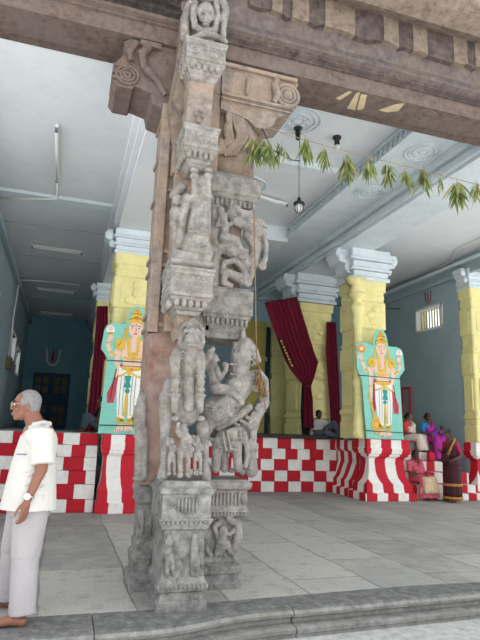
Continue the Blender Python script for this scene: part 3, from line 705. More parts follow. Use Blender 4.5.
r.c([(100, 480), (92, 540), (88, 590)], [24, 18, 17]); r.c([(175, 490), (180, 540), (185, 590)], [22, 17, 16]); r.c([(90, 465), (70, 470), (62, 462)], [8, 6, 5]); r.c([(120, 490, .1), (126, 590, .1)], [20, 16])
r.c([(118, 438, -.085), (132, 512, -.095)], 5); r.c([(138, 432, -.08), (152, 508, -.095)], 5); r.c([(98, 500, -.06), (180, 512, -.08)], 4); r.c([(190, 420, -.07), (198, 452, -.09)], [5, 4]); r.c([(196, 462, -.09), (212, 470, -.1)], [5, 3]); r.c([(150, 430, -.06), (190, 420, -.05)], [10, 8])
r.done('elephant_figure')
r = Rel(195, 330, 4.27, 5.20)
r.c([(300, 260), (290, 310), (255, 370), (235, 430), (230, 500), (240, 600)], [15, 26, 26, 28, 26, 26]); r.c([(255, 370), (200, 410), (165, 420)], [22, 20, 14])
for q in range(14): t = q/13; r.e(305-80*t+8*math.sin(q*2), 265+150*t, 12, 11, 12, -.08+.02*(q % 2))
for q in range(8): r.e(170+q*13, 400-q*7+(q % 2)*14, 10, 9, 10, -.08)
r.e(248, 440, 17, 20, 16, -.08); r.c([(248, 462), (240, 510)], [15, 14], -.08); r.c([(236, 470), (222, 495), (240, 505)], 6, -.1); r.c([(240, 515), (236, 590)], [13, 12], -.07); r.e(262, 500, 10, 20, 10, -.07)
r.c([(205, 520), (200, 600)], [16, 20], .04); r.c([(150, 600, .0), (235, 598, .0)], [8, 8])
r.done('foliage_support')
# wing upper blocks
bm = bmesh.new()
sqstack(bm, WX, 5.4, [(2.31, 0.19, 0.22), (2.36, 0.2, 0.23), (2.37, 0.21, 0.24), (2.43, 0.21, 0.24), (2.44, 0.225, 0.255), (2.5, 0.23, 0.26), (2.51, 0.25, 0.28), (2.54, 0.25, 0.28), (2.55, 0.265, 0.3), (2.80, 0.265, 0.3), (2.81, 0.24, 0.27), (2.83, 0.24, 0.27)])
for k in range(9): box(bm, 1.25+k*0.05, 1.275+k*0.05, 5.11, 5.2, 2.44, 2.5)
link('wing_block', bm, M['granite_carved'], PIL, bevel=0.006)
bm = bmesh.new()
sqstack(bm, WX+.02, 5.4, [(3.66, 0.2, 0.22), (3.70, 0.22, 0.24), (3.71, 0.235, 0.26), (3.77, 0.24, 0.265), (3.78, 0.26, 0.285), (3.82, 0.265, 0.29), (3.83, 0.285, 0.31), (4.02, 0.285, 0.31), (4.03, 0.26, 0.29), (4.06, 0.25, 0.28)])
for k in range(10): box(bm, 1.24+k*0.05, 1.265+k*0.05, 5.115, 5.2, 3.7, 3.77)
link('wing_block', bm, M['granite_carved'], PIL, bevel=0.006)
r = Rel(200, 190, 4.27, 5.14)       # leaping figures with bow between the wing blocks
r.e(88, 88, 17, 20, 16); r.e(74, 76, 20, 22, 14, .03); r.c([(95, 110), (105, 160), (100, 200)], [20, 18, 22]); r.c([(86, 115), (72, 150), (100, 155), (130, 145)], [11, 10, 9, 9])
r.c([(100, 205), (150, 215), (172, 255)], [24, 20, 14]); r.c([(172, 255), (200, 262)], [12, 9])
r.c([(120, 100, .03), (150, 130, .0), (210, 150, .0), (235, 175, 0)], [14, 22, 30, 34]); r.c([(150, 72), (175, 100), (215, 105), (225, 90)], [14, 18, 16, 9]); r.c([(220, 120), (260, 140), (284, 158)], [12, 14, 8]); r.c([(245, 160), (272, 190), (283, 240), (278, 300), (262, 322)], [18, 12, 10, 11, 14]); r.e(265, 325, 22, 20, 18)
r.c([(215, 190), (240, 240), (225, 320)], [34, 26, 22], .05); r.c([(60, 250), (110, 240), (170, 290), (190, 340)], [26, 40, 40, 34], .08); r.c([(60, 260, .08), (50, 400, .08)], [30, 34])
r.e(180, 285, 24, 16, 16, -.03); r.c([(110, 310), (150, 300), (180, 330), (205, 390)], [12, 12, 14, 16]); r.c([(105, 350), (100, 395), (130, 410)], [16, 15, 12]); r.c([(110, 350), (160, 372), (200, 400)], [18, 20, 16]); r.c([(225, 330), (210, 400)], [12, 12]); r.c([(100, 310), (95, 350)], [9, 14])
r.c([(130, 60, .05), (140, 110, .05)], [26, 24]); r.c([(60, 70, .07), (60, 240, .07)], [26, 26])
r.done('leaping_figures', M['granite'])
# fluted curving bracket above
bm = bmesh.new()
def flute(pts, r):
    tube(bm, [at(200+u/5.33, 90+v/5.33, Y=5.17) for u, v in pts], r, 8)
for k in range(5):
    o = k*15; flute([(130+o, 350), (140+o, 325), (170+o*.95, 290), (196+o*.8, 265), (204+o*.8, 235), (185+o*.8, 190), (176+o*.8, 140), (176+o*.8, 90)], 0.022)
for k in range(3): flute([(95+k*14, 340), (105+k*12, 300), (140+k*16, 270), (150+k*6, 200), (145+k*8, 150), (148+k*4, 60)], 0.026)
box(bm, 1.3, 1.72, 5.21, 5.66, 4.0, 4.95)
tube(bm, [at(200+u/5.33, 90+v/5.33, Y=5.24) for u, v in [(270, 350), (275, 300), (262, 250), (240, 180), (245, 110)]], 0.07, 10)
ell(bm, at(200+110/5.33, 90+285/5.33, Y=5.18), (0.04, 0.04, 0.06)); ell(bm, at(200+140/5.33, 90+215/5.33, Y=5.18), (0.04, 0.04, 0.1))
link('fluted_bracket', bm, M['granite_brown'], PIL)
# corbels left and right carrying the lintel
bm = bmesh.new()
RC = [(1.3, 5.37), (2.14, 5.37), (2.2, 5.3), (2.17, 5.24), (2.2, 5.18), (2.18, 5.02), (2.1, 4.9), (1.95, 4.84), (1.9, 4.72), (1.8, 4.66), (1.7, 4.66), (1.6, 4.74), (1.3, 4.8)]
prism_xz(bm, RC, 5.14, 5.66)
for k in range(28): ell(bm, (1.32+k*0.03, 5.13, 4.94+0.0005*k), 0.014, seg=6)
box(bm, 1.3, 2.17, 5.1, 5.2, 5.3, 5.345); box(bm, 1.3, 2.1, 5.11, 5.2, 4.955, 4.985); box(bm, 1.3, 2.1, 5.11, 5.2, 4.90, 4.92)
tube(bm, [(1.93, 5.13, 5.3), (1.9, 5.1, 5.2), (1.93, 5.1, 5.08), (1.9, 5.13, 5.0)], [0.03, 0.045, 0.045, 0.03], 10)
tube(bm, [(1.6, 5.13, 5.22), (1.58, 5.12, 5.02)], [0.03, 0.02], 8)
for rr in (0.13, 0.085): tube(bm, [(2.06+rr*math.cos(t*PI/8), 5.12, 5.12+rr*math.sin(t*PI/8)) for t in range(17)], 0.022, 8)
ell(bm, (2.06, 5.12, 5.12), (0.06, 0.05, 0.07))
link('right_corbel', bm, M['granite_brown'], PIL, smooth=False)
bm = bmesh.new()
LC = [(0.85, 5.37), (0.3, 5.37), (0.24, 5.32), (0.27, 5.2), (0.2, 5.1), (0.15, 5.02), (0.17, 4.92), (0.15, 4.86), (0.2, 4.8), (0.36, 4.8), (0.38, 4.84), (0.55, 4.8), (0.58, 4.68), (0.72, 4.64), (0.85, 4.64)]
prism_xz(bm, LC, 5.14, 5.66)
for rr in (0.11, 0.07, 0.03): tube(bm, [(0.3+rr*math.cos(t*PI/8), 5.13, 4.94+rr*math.sin(t*PI/8)*0.9) for t in range(17)], 0.018, 8)
tube(bm, [(0.5, 5.13, 5.33), (0.43, 5.1, 5.2), (0.46, 5.1, 5.05), (0.6, 5.12, 4.95), (0.7, 5.13, 4.8)], [0.05, 0.05, 0.04, 0.04, 0.03], 10)
tube(bm, [(0.36, 5.13, 5.33), (0.3, 5.12, 5.2), (0.33, 5.12, 5.1)], [0.04, 0.04, 0.03], 10); box(bm, 0.4, 0.62, 5.09, 5.2, 5.3, 5.36)
for z in (4.87, 4.94, 5.01): box(bm, 0.15, 0.32, 5.12, 5.4, z, z+0.03)
link('left_corbel', bm, M['lintel'], PIL, smooth=False)
bm = bmesh.new()    # oblique bracing bracket at the top left of the front shaft
prism_xz(bm, [(0.72, 4.6), (0.8, 4.2), (0.9, 4.15), (0.9, 5.9), (0.78, 6.1), (0.78, 5.2)], 4.98, 5.18)
prism_xz(bm, [(0.74, 4.62), (0.86, 4.5), (0.88, 4.9), (0.8, 4.98)], 4.9, 5.0)
link('bracket_slab', bm, M['lintel_tan'], PIL, bevel=0.01)
# small standing figure on the side pier
r = Rel(130, 380, 4.0, 5.12)
r.c([(44, 80), (44, 110)], [14, 18]); r.e(48, 70, 16, 20, 16); r.e(46, 48, 10, 12, 10); r.c([(44, 110), (42, 200), (46, 290)], [20, 18, 16]); r.c([(28, 110), (22, 170), (34, 200)], [9, 8, 7]); r.c([(40, 200), (34, 300), (36, 390)], [16, 14, 14]); r.c([(54, 200), (56, 300), (54, 390)], [14, 13, 13]); r.e(40, 225, 24, 12, 18); r.e(36, 395, 26, 10, 20)
r.done('standing_figure', M['granite'], vox=0.008)
# colonette on shaft corner
bm = bmesh.new()
lathe(bm, 0.74, 5.16, [(2.3, .05), (2.34, .06), (2.4, .04), (2.75, .04), (2.8, .065), (2.86, .065), (2.9, .045), (3.5, .04), (3.6, .06), (3.66, .04), (4.6, .04)], 12)
link('corner_colonette', bm, M['granite_brown'], PIL)

# ================================================================== YELLOW PILLARS
def pillar_capital(bm, x, y, zb, zt, hx, hy, ext, es=1.0):
    """stepped corbel capital with scroll ends along +-X"""
    H = zt-zb
    box(bm, x-hx, x+hx, y-hy, y+hy, zb, zt)
    for k, (e, f0, f1) in enumerate((e_*es, a_, b_) for e_, a_, b_ in ((0.12, 0.0, 0.12), (0.08, 0.14, 0.3), (0.16, 0.32, 0.4), (0.1, 0.42, 0.62), (0.2, 0.64, 0.72), (0.14, 0.74, 1.0))):
        box(bm, x-hx-e, x+hx+e, y-hy-e*0.6, y+hy+e*0.6, zb+H*f0, zb+H*f1)
    for s in (-1, 1):
        pts = [(x+s*(hx+0.1), zt), (x+s*(hx+ext), zt), (x+s*(hx+ext+.04), zt-H*0.18), (x+s*(hx+ext-.02), zt-H*0.3), (x+s*(hx+ext*.85), zt-H*0.42), (x+s*(hx+ext*.5), zt-H*0.45), (x+s*(hx+ext*.42), zt-H*0.7), (x+s*(hx+0.1), zt-H*0.78)]
        prism_xz(bm, pts if s > 0 else pts[::-1], y-hy*0.7, y+hy*0.7)
        ell(bm, (x+s*(hx+ext*0.8), y-hy*0.72, zt-H*0.25), (0.09, 0.05, 0.1), seg=10); ell(bm, (x+s*(hx+ext*0.45), y-hy*0.72, zt-H*0.6), (0.07, 0.05, 0.08), seg=10)
def yellow_pillar(x, y, hx, hy, z0, z1, zc, label, ext, mat='yellow', colon=None):
    e = empty('temple_pillar', (x, y, z0), label, 'pillar')
    bm = bmesh.new(); H = z1-z0
    pr = []
    q = [(0, 1.0), (0.10, 1.0), (0.105, .95), (0.14, .95), (0.15, 1.02), (0.17, 1.02), (0.18, .93), (0.42, .93), (0.43, 1.0), (0.56, 1.0), (0.57, .9), (0.585, .97), (0.6, .9), (0.68, .9), (0.69, 1.0), (0.86, 1.0), (0.87, .92), (0.9, .96), (0.93, .92), (0.94, 1.02), (1.0, 1.04)]
    sqstack(bm, x, y, [(z0+t*H, hx*f, hy*f) for t, f in q], chamf=0.03)
    rnd = random.Random(int(x*10))
    for (t0, t1) in ((0.2, 0.4), (0.71, 0.84), (.44, .55)):
        box(bm, x-hx*0.6, x+hx*0.6, y-hy-0.015, y-hy+0.05, z0+t0*H, z0+t1*H)
        box(bm, x-hx-0.015, x-hx+0.05, y-hy*0.6, y+hy*0.6, z0+t0*H, z0+t1*H)
        for k in range(3): ell(bm, (x+rnd.uniform(-.3, .3)*hx, y-hy-0.02, z0+(t0+(t1-t0)*(k+.5)/3)*H), (hx*0.25, 0.04, 0.09), seg=10)
    link('shaft', bm, M[mat], e, bevel=0.01)
    bm = bmesh.new(); pillar_capital(bm, x, y, z1, zc, hx*0.95, hy*0.95, ext, 0.4 if ext < .3 else 1.0)
    link('capital', bm, M['blue_pale'], e, bevel=0.012)
    if colon:
        bm = bmesh.new(); cx, cy = colon
        lathe(bm, cx, cy, [(z0+t*H, r*0.9) for t, r in ((0, .17), (.04, .17), (.05, .13), (.1, .16), (.13, .13), (.3, .12), (.32, .16), (.34, .16), (.36, .12), (.42, .12), (.44, .15), (.46, .12), (.68, .11), (.70, .15), (.72, .17), (.74, .12), (.78, .16), (.8, .2), (.82, .2), (.83, .12), (.86, .13), (.88, .22), (.9, .22))], 16)
        prism_xz(bm, [(cx+.15, z0+H*.88), (cx-.12, z0+H*.88), (cx-.2, z0+H*.91), (cx-.14, z0+H*.95), (cx-.26, z0+H*.98), (cx-.3, z1), (cx+.15, z1)], cy-.15, cy+.15)
        link('colonette', bm, M[mat], e)
    return e
def pedestal(name, x0, x1, y0, y1, label, half, off, zt=1.30, k=1.0):
    bm = bmesh.new(); cx, cy, hx, hy = (x0+x1)/2, (y0+y1)/2, (x1-x0)/2, (y1-y0)/2
    q = [(0, 0.0), (0.17, 0.0), (0.18, -.07), (0.36, -.08), (0.42, -.12), (0.5, -.16), (0.62, -.19), (0.85, -.21), (0.93, -.2), (0.98, -.13), (1.02, -.13), (1.03, -.1), (1.15, -.08), (1.16, -.1), (zt, -.1)]
    sqstack(bm, cx, cy, [(z, hx+d*k, hy+d*k) for z, d in q])
    return tag(link(name, bm, stripes(name+'_stripes', half, off), bevel=0.015), label, 'pedestal')
pedestal('striped_pedestal', 0.64, 1.94, 9.72, 10.45, 'red and white striped pedestal below the left turquoise guardian board', 0.235, -0.02, 1.29, 0.4)
pedestal('striped_pedestal', 6.56, 7.9, 11.2, 12.0, 'moulded red and white striped pedestal below the right turquoise guardian board', 0.27, 0.02, 1.36)
pedestal('striped_pedestal', 9.9, 11.2, 11.58, 12.26, 'striped pedestal at the far right edge behind the standing woman', 0.27, 0.25, 1.36)
yellow_pillar(1.02, 10.4, 0.36, 0.36, 1.3, 4.62, 5.1, 'yellow carved pillar behind the left guardian board', 0.2)
yellow_pillar(0.86, 14.6, 0.3, 0.3, 1.3, 4.62, 5.1, 'second yellow pillar down the dim left aisle, beside the maroon curtain', 0.15)
yellow_pillar(6.98, 12.0, 0.42, 0.43, 1.36, 5.2, 6.0, 'yellow pillar with round colonette behind the right guardian board', 0.45, colon=(6.56, 11.5))
yellow_pillar(6.72, 14.65, 0.52, 0.55, 1.3, 5.15, 6.0, 'yellow pillar of the middle bay behind the tied maroon curtain', 0.45)
yellow_pillar(10.5, 12.0, 0.38, 0.25, 1.36, 5.45, 6.0, 'yellow pillar against the right wall, cut by the photo edge', 0.2)
# rear yellow piers in the middle bay
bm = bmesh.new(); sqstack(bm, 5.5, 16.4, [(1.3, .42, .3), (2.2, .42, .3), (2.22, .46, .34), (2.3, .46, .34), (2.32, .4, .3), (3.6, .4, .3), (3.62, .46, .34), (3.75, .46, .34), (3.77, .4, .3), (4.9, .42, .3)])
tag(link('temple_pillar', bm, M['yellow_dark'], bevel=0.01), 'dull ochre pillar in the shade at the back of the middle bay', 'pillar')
bm = bmesh.new(); box(bm, 5.985, 6.2, 16.5, 16.7, 1.3, 4.8)
tag(link('temple_door_leaf', bm, M['blue_door'], bevel=0.01), 'narrow dark blue door leaf beside the ochre pillar', 'door')
bm = bmesh.new(); sqstack(bm, 6.95, 16.7, [(1.3, .7, .3), (5.0, .7, .3)])
for z in (1.9, 2.6, 3.3, 4.0): box(bm, 6.2, 6.9, 16.36, 16.5, z, z+0.5); 
structure('wall_inner_yellow', bm, M['yellow'], bevel=0.01)

# ================================================================== GUARDIAN BOARDS
def guardian(loc, sx, s, mirror, label):
    """painted plywood cut-out; design units measured on the board"""
    e = empty('guardian_board', loc, label, 'painted board', 'painted guardian boards')
    sg = -1 if mirror else 1
    def T(p): return (sg*(p[0]-228)*sx+loc[0], (585-p[1])*s+loc[2])
    def poly(bm, pts, lay, mi): 
        q = [T(p) for p in pts]
        prism_xz(bm, q, loc[1]-0.012-0.0025*lay, loc[1]-0.011, mi)
    def el(bm, u, v, a, c, lay, mi, n=18, rot=0.0):
        pts = []
        for k in range(n):
            x, y = a*math.cos(2*PI*k/n), c*math.sin(2*PI*k/n)
            pts.append((u+x*math.cos(rot)-y*math.sin(rot), v+x*math.sin(rot)+y*math.cos(rot)))
        poly(bm, pts, lay, mi)
    def band(bm, pts, wd, lay, mi):
        L = []; R = []
        for i, p in enumerate(pts):
            a = pts[max(i-1, 0)]; b_ = pts[min(i+1, len(pts)-1)]; dx, dy = b_[0]-a[0], b_[1]-a[1]; d = math.hypot(dx, dy) or 1
            ww = wd[i] if isinstance(wd, (list, tuple)) else wd
            L.append((p[0]-dy/d*ww/2, p[1]+dx/d*ww/2)); R.append((p[0]+dy/d*ww/2, p[1]-dx/d*ww/2))
        poly(bm, L+R[::-1], lay, mi)
    bm = bmesh.new()
    prism_xz(bm, [T(p) for p in [(212, 40), (228, 46), (242, 66), (252, 124), (296, 124), (318, 136), (326, 158), (332, 238), (306, 276), (318, 585), (138, 585), (118, 305), (95, 250), (92, 128), (112, 113), (140, 116), (172, 126), (180, 80), (194, 48)]], loc[1]-0.012, loc[1]+0.012)
    link('board', bm, M['turq'], e, smooth=False)
    bm = bmesh.new()
    SK, Y, W, R, L, O, T2 = range(7)
    # sashes, garment
    poly(bm, [(176, 290), (188, 300), (186, 440), (176, 470), (162, 460), (170, 380)], 2, R)
    poly(bm, [(244, 290), (262, 300), (272, 350), (298, 420), (296, 462), (272, 460), (266, 400), (250, 340)], 2, R)
    band(bm, [(272, 320), (280, 380), (286, 450)], 4, 3, L); band(bm, [(174, 320), (176, 440)], 4, 3, L)
    poly(bm, [(180, 312), (262, 312), (266, 400), (258, 520), (232, 525), (226, 380), (220, 525), (196, 520), (182, 400)], 4, W)
    for u in (200, 212, 240, 252): band(bm, [(u, 345), (u+2, 430), (u, 510)], 1.6, 5, L)
    band(bm, [(226, 330), (228, 400), (232, 515)], [12, 9, 13], 5, Y); band(bm, [(182, 350), (210, 340), (228, 325), (248, 342), (264, 350)], [8, 8, 10, 8, 8], 6, Y)
    poly(bm, [(216, 345), (240, 345), (236, 372), (244, 392), (230, 398), (216, 392), (222, 372)], 7, T2); el(bm, 228, 408, 9, 10, 7, T2)
    band(bm, [(198, 520), (218, 528)], 12, 6, Y); band(bm, [(234, 528), (258, 520)], 12, 6, Y); el(bm, 214, 536, 15, 8, 6, Y); el(bm, 244, 534, 14, 8, 6, Y)
    # feet
    poly(bm, [(204, 545), (228, 545), (230, 562), (226, 575), (206, 574), (200, 580), (202, 562)], 5, SK); poly(bm, [(232, 545), (252, 545), (258, 562), (266, 577), (250, 578), (236, 572), (232, 562)], 5, SK)
    for u in (206, 213, 220, 244, 252, 259): band(bm, [(u, 566), (u-1, 577)], 1.5, 6, L)
    # torso
    poly(bm, [(176, 200), (216, 180), (256, 200), (262, 240), (250, 290), (252, 312), (188, 312), (190, 290), (176, 240)], 3, SK)
    # arms: upper raised pair and lower pair
    band(bm, [(168, 238), (140, 258), (124, 226), (114, 192)], [22, 20, 16, 12], 2, SK); band(bm, [(268, 238), (292, 262), (308, 226), (304, 192)], [22, 20, 15, 12], 2, SK)
    band(bm, [(166, 230), (160, 300), (162, 350), (158, 380)], [22, 18, 14, 12], 3, SK); band(bm, [(268, 230), (274, 290), (262, 320), (276, 352)], [22, 18, 14, 12], 3, SK)
    el(bm, 112, 186, 9, 14, 4, SK); el(bm, 302, 188, 9, 13, 4, SK); el(bm, 158, 386, 9, 12, 4, SK)
    for a in (-8, -3, 3, 8):
        band(bm, [(112+a*.5, 180), (112+a, 162)], 4, 5, SK); band(bm, [(302+a*.5, 182), (302+a, 166)], 4, 5, SK); band(bm, [(158+a*.5, 392), (158+a, 406)], 4, 5, SK)
    el(bm, 100, 192, 5, 8, 5, SK)
    band(bm, [(118, 212), (130, 206)], 7, 6, Y); band(bm, [(298, 206), (314, 212)], 7, 6, Y); band(bm, [(150, 328), (172, 332)], 7, 6, Y); band(bm, [(136, 244), (150, 262)], 8, 6, Y); band(bm, [(280, 262), (300, 246)], 8, 6, Y)
    # emblems: wheel and conch
    cu, cv = (116, 148); el(bm, cu, cv, 20, 20, 5, O, 8); el(bm, cu, cv, 13, 13, 6, Y); el(bm, cu, cv, 6, 6, 7, W)
    for k in range(8): band(bm, [(cu+14*math.cos(k*PI/4), cv+14*math.sin(k*PI/4)), (cu+23*math.cos(k*PI/4), cv+23*math.sin(k*PI/4))], [7, 3], 6, O)
    el(bm, 304, 156, 15, 19, 5, W); el(bm, 304, 150, 8, 10, 6, SK); band(bm, [(294, 168), (304, 176), (314, 168)], 4, 6, Y)
    # club
    band(bm, [(150, 360), (164, 430), (176, 480)], [8, 9, 10], 6, Y); el(bm, 184, 518, 22, 34, 6, Y); el(bm, 184, 518, 14, 24, 7, O); el(bm, 184, 518, 9, 17, 8, Y); el(bm, 182, 484, 14, 7, 7, Y); el(bm, 186, 556, 10, 8, 7, Y)
    # jewellery on shoulders, chest, belt
    el(bm, 166, 214, 20, 26, 6, Y); el(bm, 266, 214, 20, 26, 6, Y); band(bm, [(160, 222), (170, 204)], 2, 7, L); band(bm, [(262, 204), (274, 222)], 2, 7, L)
    poly(bm, [(192, 180), (204, 176), (206, 240), (216, 252), (228, 240), (232, 176), (244, 182), (236, 258), (216, 276), (198, 258)], 6, Y); el(bm, 216, 214, 8, 26, 7, SK); el(bm, 216, 250, 5, 5, 8, O)
    band(bm, [(186, 268), (216, 276), (250, 268)], 8, 7, Y); band(bm, [(186, 312), (218, 318), (254, 312)], [15, 18, 15], 7, Y); el(bm, 218, 318, 7, 7, 8, O); band(bm, [(188, 304), (250, 304)], 2, 8, L)
    # head, hair locks, crown, face
    band(bm, [(186, 140), (182, 170), (178, 196)], [10, 12, 10], 5, Y); band(bm, [(244, 140), (250, 170), (254, 196)], [10, 12, 10], 5, Y)
    el(bm, 214, 146, 27, 34, 6, SK); band(bm, [(206, 176), (224, 176)], 16, 5, SK)
    poly(bm, [(184, 124), (190, 96), (200, 66), (212, 50), (226, 66), (238, 96), (244, 124), (214, 112)], 7, Y); el(bm, 214, 96, 8, 10, 8, O); band(bm, [(196, 80), (214, 74), (232, 80)], 2.5, 8, L); band(bm, [(188, 104), (214, 92), (240, 104)], 2.5, 8, L); el(bm, 212, 62, 6, 8, 8, O)
    for u in (203, 227): el(bm, u, 140, 6.5, 3.6, 8, W); el(bm, u, 140, 3, 3.4, 9, L); band(bm, [(u-8, 132), (u, 129), (u+8, 132)], 1.8, 8, L)
    band(bm, [(214, 138), (212, 154), (218, 154)], 1.6, 8, L); el(bm, 214, 164, 7, 3, 8, R); el(bm, 186, 150, 5, 9, 7, Y); el(bm, 243, 150, 5, 9, 7, Y); band(bm, [(214, 120), (214, 130)], 3, 8, R)
    link('painted_figure', bm, [M['skin_paint'], M['gold'], M['board_white'], M['board_red'], M['line'], M['board_orange'], M['board_teal']], e, smooth=False)
    for v in (282, 548):
        bm = bmesh.new(); a = T((100 if v < 400 else 134, v)); c = T((308 if v < 400 else 314, v+4)); yy = loc[1]-0.045
        tube(bm, [(a[0], loc[1], a[1]), (a[0], yy, a[1]), (c[0], yy, c[1]), (c[0], loc[1], c[1])], 0.008, 6)
        link('tie_rope', bm, M['dark_metal'], e)
    return e
p0 = at(386, 438, Y=11.22)
guardian((p0.x, 11.26, 1.37), 0.0054, 0.0047, False, 'turquoise cut-out board of a crowned guardian on the right, both raised hands visible')
p1 = at(124, 437, Y=9.78)
guardian((p1.x, 9.84, 1.30), 0.0049, 0.0042, True, 'turquoise cut-out board of a crowned guardian on the left, half hidden by the carved pillar')

# ================================================================== CURTAINS
def drape(name, top, bot, parent_label, wf, depth_amp, nf, rows, Y, label, mat='velvet'):
    pass
def curtain_mesh(rowsp, Y, folds, amp, th=0.012, nu=60):
    """rowsp = [(x_left, x_right, z_left, z_right)] from top to bottom"""
    bm = bmesh.new(); g = []
    R = []
    for i in range(len(rowsp)-1):
        for k in range(6): 
            t = k/6; t2 = t*t*(3-2*t) if False else t
            R.append([rowsp[i][j]*(1-t2)+rowsp[i+1][j]*t2 for j in range(4)])
    R.append(list(rowsp[-1]))
    for side in (0, 1):
        gg = []
        for i, (xl, xr, zl, zr) in enumerate(R):
            wd = xr-xl; row = []
            for k in range(nu+1):
                u = k/nu; a = amp*min(1.0, 0.35+wd*0.7)
                y = Y+math.sin(u*folds*2*PI+0.4*math.sin(i*0.3))*a*0.8+math.sin(u*folds*4.3*PI+1)*a*0.25+side*th
                row.append(bm.verts.new((xl+wd*u, y, zl*(1-u)+zr*u)))
            gg.append(row)
        g.append(gg)
    for s in (0, 1):
        for i in range(len(R)-1):
            for k in range(nu):
                bm.faces.new((g[s][i][k], g[s][i][k+1], g[s][i+1][k+1], g[s][i+1][k]))
    n = len(R)-1
    for i in range(n):
        for k in (0, nu): bm.faces.new((g[0][i][k], g[0][i+1][k], g[1][i+1][k], g[1][i][k]))
    for k in range(nu):
        for i in (0, n): bm.faces.new((g[0][i][k], g[1][i][k], g[1][i][k+1], g[0][i][k+1]))
    return bm
CY = 13.6
def cz(px, py): q = at(px, py, Y=CY); return q.x, q.z
rows = []
for (l, r_) in (((264.5, 302), (297, 297)), ((270, 318), (303, 315)), ((277, 338), (309, 336)), ((284, 358), (314, 352)), ((291, 370), (318.5, 362)), ((299, 380), (314, 378)), ((304.5, 387), (310.5, 387)), ((304.5, 398), (312.5, 398)), ((304, 415), (313, 415)), ((304, 428), (314, 428))):
    a = cz(*l); c = cz(*r_); rows.append((a[0], c[0], a[1], c[1]))
ce = empty('curtain', (5.4, CY, 1.3), 'large maroon velvet curtain gathered and tied aside in the middle bay', 'curtain')
link('drape', curtain_mesh(rows, CY, 7, 0.06), M['velvet'], ce)
a = cz(307.5, 387); bm = bmesh.new(); ell(bm, (a[0], CY, a[1]), (0.1, 0.1, 0.05)); tube(bm, [(a[0], CY, a[1]), (6.3, 14.05, a[1]+.35)], 0.015, 6)
link('tie', bm, M['velvet'], ce)
bm = bmesh.new()
def strip(pts, y, mi):
    q = [cz(*p) for p in pts]; prism_xz(bm, q, y-0.01, y, mi)
strip([(277, 339), (280.5, 339), (291, 364), (288, 366)], CY-0.105, 0)
for k in range(9):
    t = k/8; u = 278.6+t*10.5; v = 341+t*24
    strip([(u, v), (u+1.1, v-0.4), (u+2.0-0.6*(k % 2), v+1.3), (u+1.0+0.5*(k % 3), v+2.0), (u+0.2, v+1.0)], CY-0.115, 1)
link('embroidered_badge', bm, [M['black'], M['gold']], ce, smooth=False)['label'] = 'black strip with yellow embroidered lettering'
ce = empty('curtain', (7.1, 14.0, 1.3), 'narrow maroon curtain hanging straight beside the middle yellow pillar', 'curtain')
ya = 13.95
rows = []
for (l, r_) in (((327, 322), (336, 322)), ((326, 350), (337.5, 350)), ((328, 380), (339, 380)), ((330, 410), (340, 410)), ((332, 434), (341, 434))):
    a = at(*l, Y=ya); c = at(*r_, Y=ya); rows.append((a.x, c.x, a.z, c.z))
link('drape', curtain_mesh(rows, ya, 4, 0.05), M['velvet'], ce)
ce = empty('curtain', (0.5, 12.0, 1.3), 'dark red curtain hanging behind the left guardian board', 'curtain')
rows = []
for (l, r_) in (((97, 306), (108, 306)), ((94, 350), (108, 350)), ((89, 400), (106, 400)), ((84, 434), (104, 434))):
    a = at(*l, Y=12.4); c = at(*r_, Y=12.4); rows.append((a.x, c.x, a.z, c.z))
link('drape', curtain_mesh(rows, 12.4, 4, 0.05), M['velvet'], ce)
# cords from which the curtains and boards hang
bm = bmesh.new(); tube(bm, [at(245, 300, Y=13.55), at(290, 300, Y=13.55), at(340, 306, Y=13.55), at(400, 309, Y=13.3)], 0.012, 6)
tag(link('taut_wire', bm, M['dark_metal']), 'thin taut wire crossing the middle bay above the maroon curtain', 'wire')
# door curtain dark cloth hanging behind the tied curtain
bm = curtain_mesh([(6.16, 6.45, 2.75, 2.75), (6.14, 6.42, 2.0, 2.0), (6.2, 6.42, 1.33, 1.33)], 13.85, 2, 0.03)
tag(link('dark_cloth', bm, M['black']), 'black cloth hanging straight down behind the tied curtain end', 'cloth')

# ================================================================== WALL EMBLEMS, FIXTURES
def namam(P, U, V, s, parent, mats, deep=Vector((0, -1, 0))):
    """U-shaped white mark with a red stroke in the middle; P centre, U right, V up"""
    e = parent
    bm = bmesh.new(); pts = []
    for k in range(13):
        t = PI+PI*k/12; pts.append(P+U*math.cos(t)*0.5*s+V*(math.sin(t)*0.5*s-0.25*s))
    pts = [P-U*0.6*s+V*0.75*s]+pts+[P+U*0.6*s+V*0.75*s]
    tube(bm, pts, 0.09*s if mats == 0 else 0.035*s, 8); link('white_stroke', bm, M['white_paint'] if mats == 0 else M['dark_metal'], e)
    bm = bmesh.new(); tube(bm, [P+V*0.85*s, P+V*0.3*s, P-V*0.45*s], [0.02*s, 0.09*s, 0.12*s], 8); link('red_stroke', bm, M['red_paint'] if mats == 0 else M['board_red'], e)
e = empty('wall_emblem', (-0.58, 21.97, 3.97), 'white U shaped emblem with red centre line above the far door', 'emblem')
namam(Vector((-0.58, 21.97, 3.97)), Vector((1, 0, 0)), Vector((0, 0, 1)), 0.42, e, 0)
e = empty('wall_emblem', (RX-0.03, 13.62, 5.62), 'small dark outlined U emblem above the barred window on the right wall', 'emblem')
namam(Vector((RX-0.03, 13.62, 5.60)), Vector((0, -1, 0)), Vector((0, 0, 1)), 0.25, e, 1)
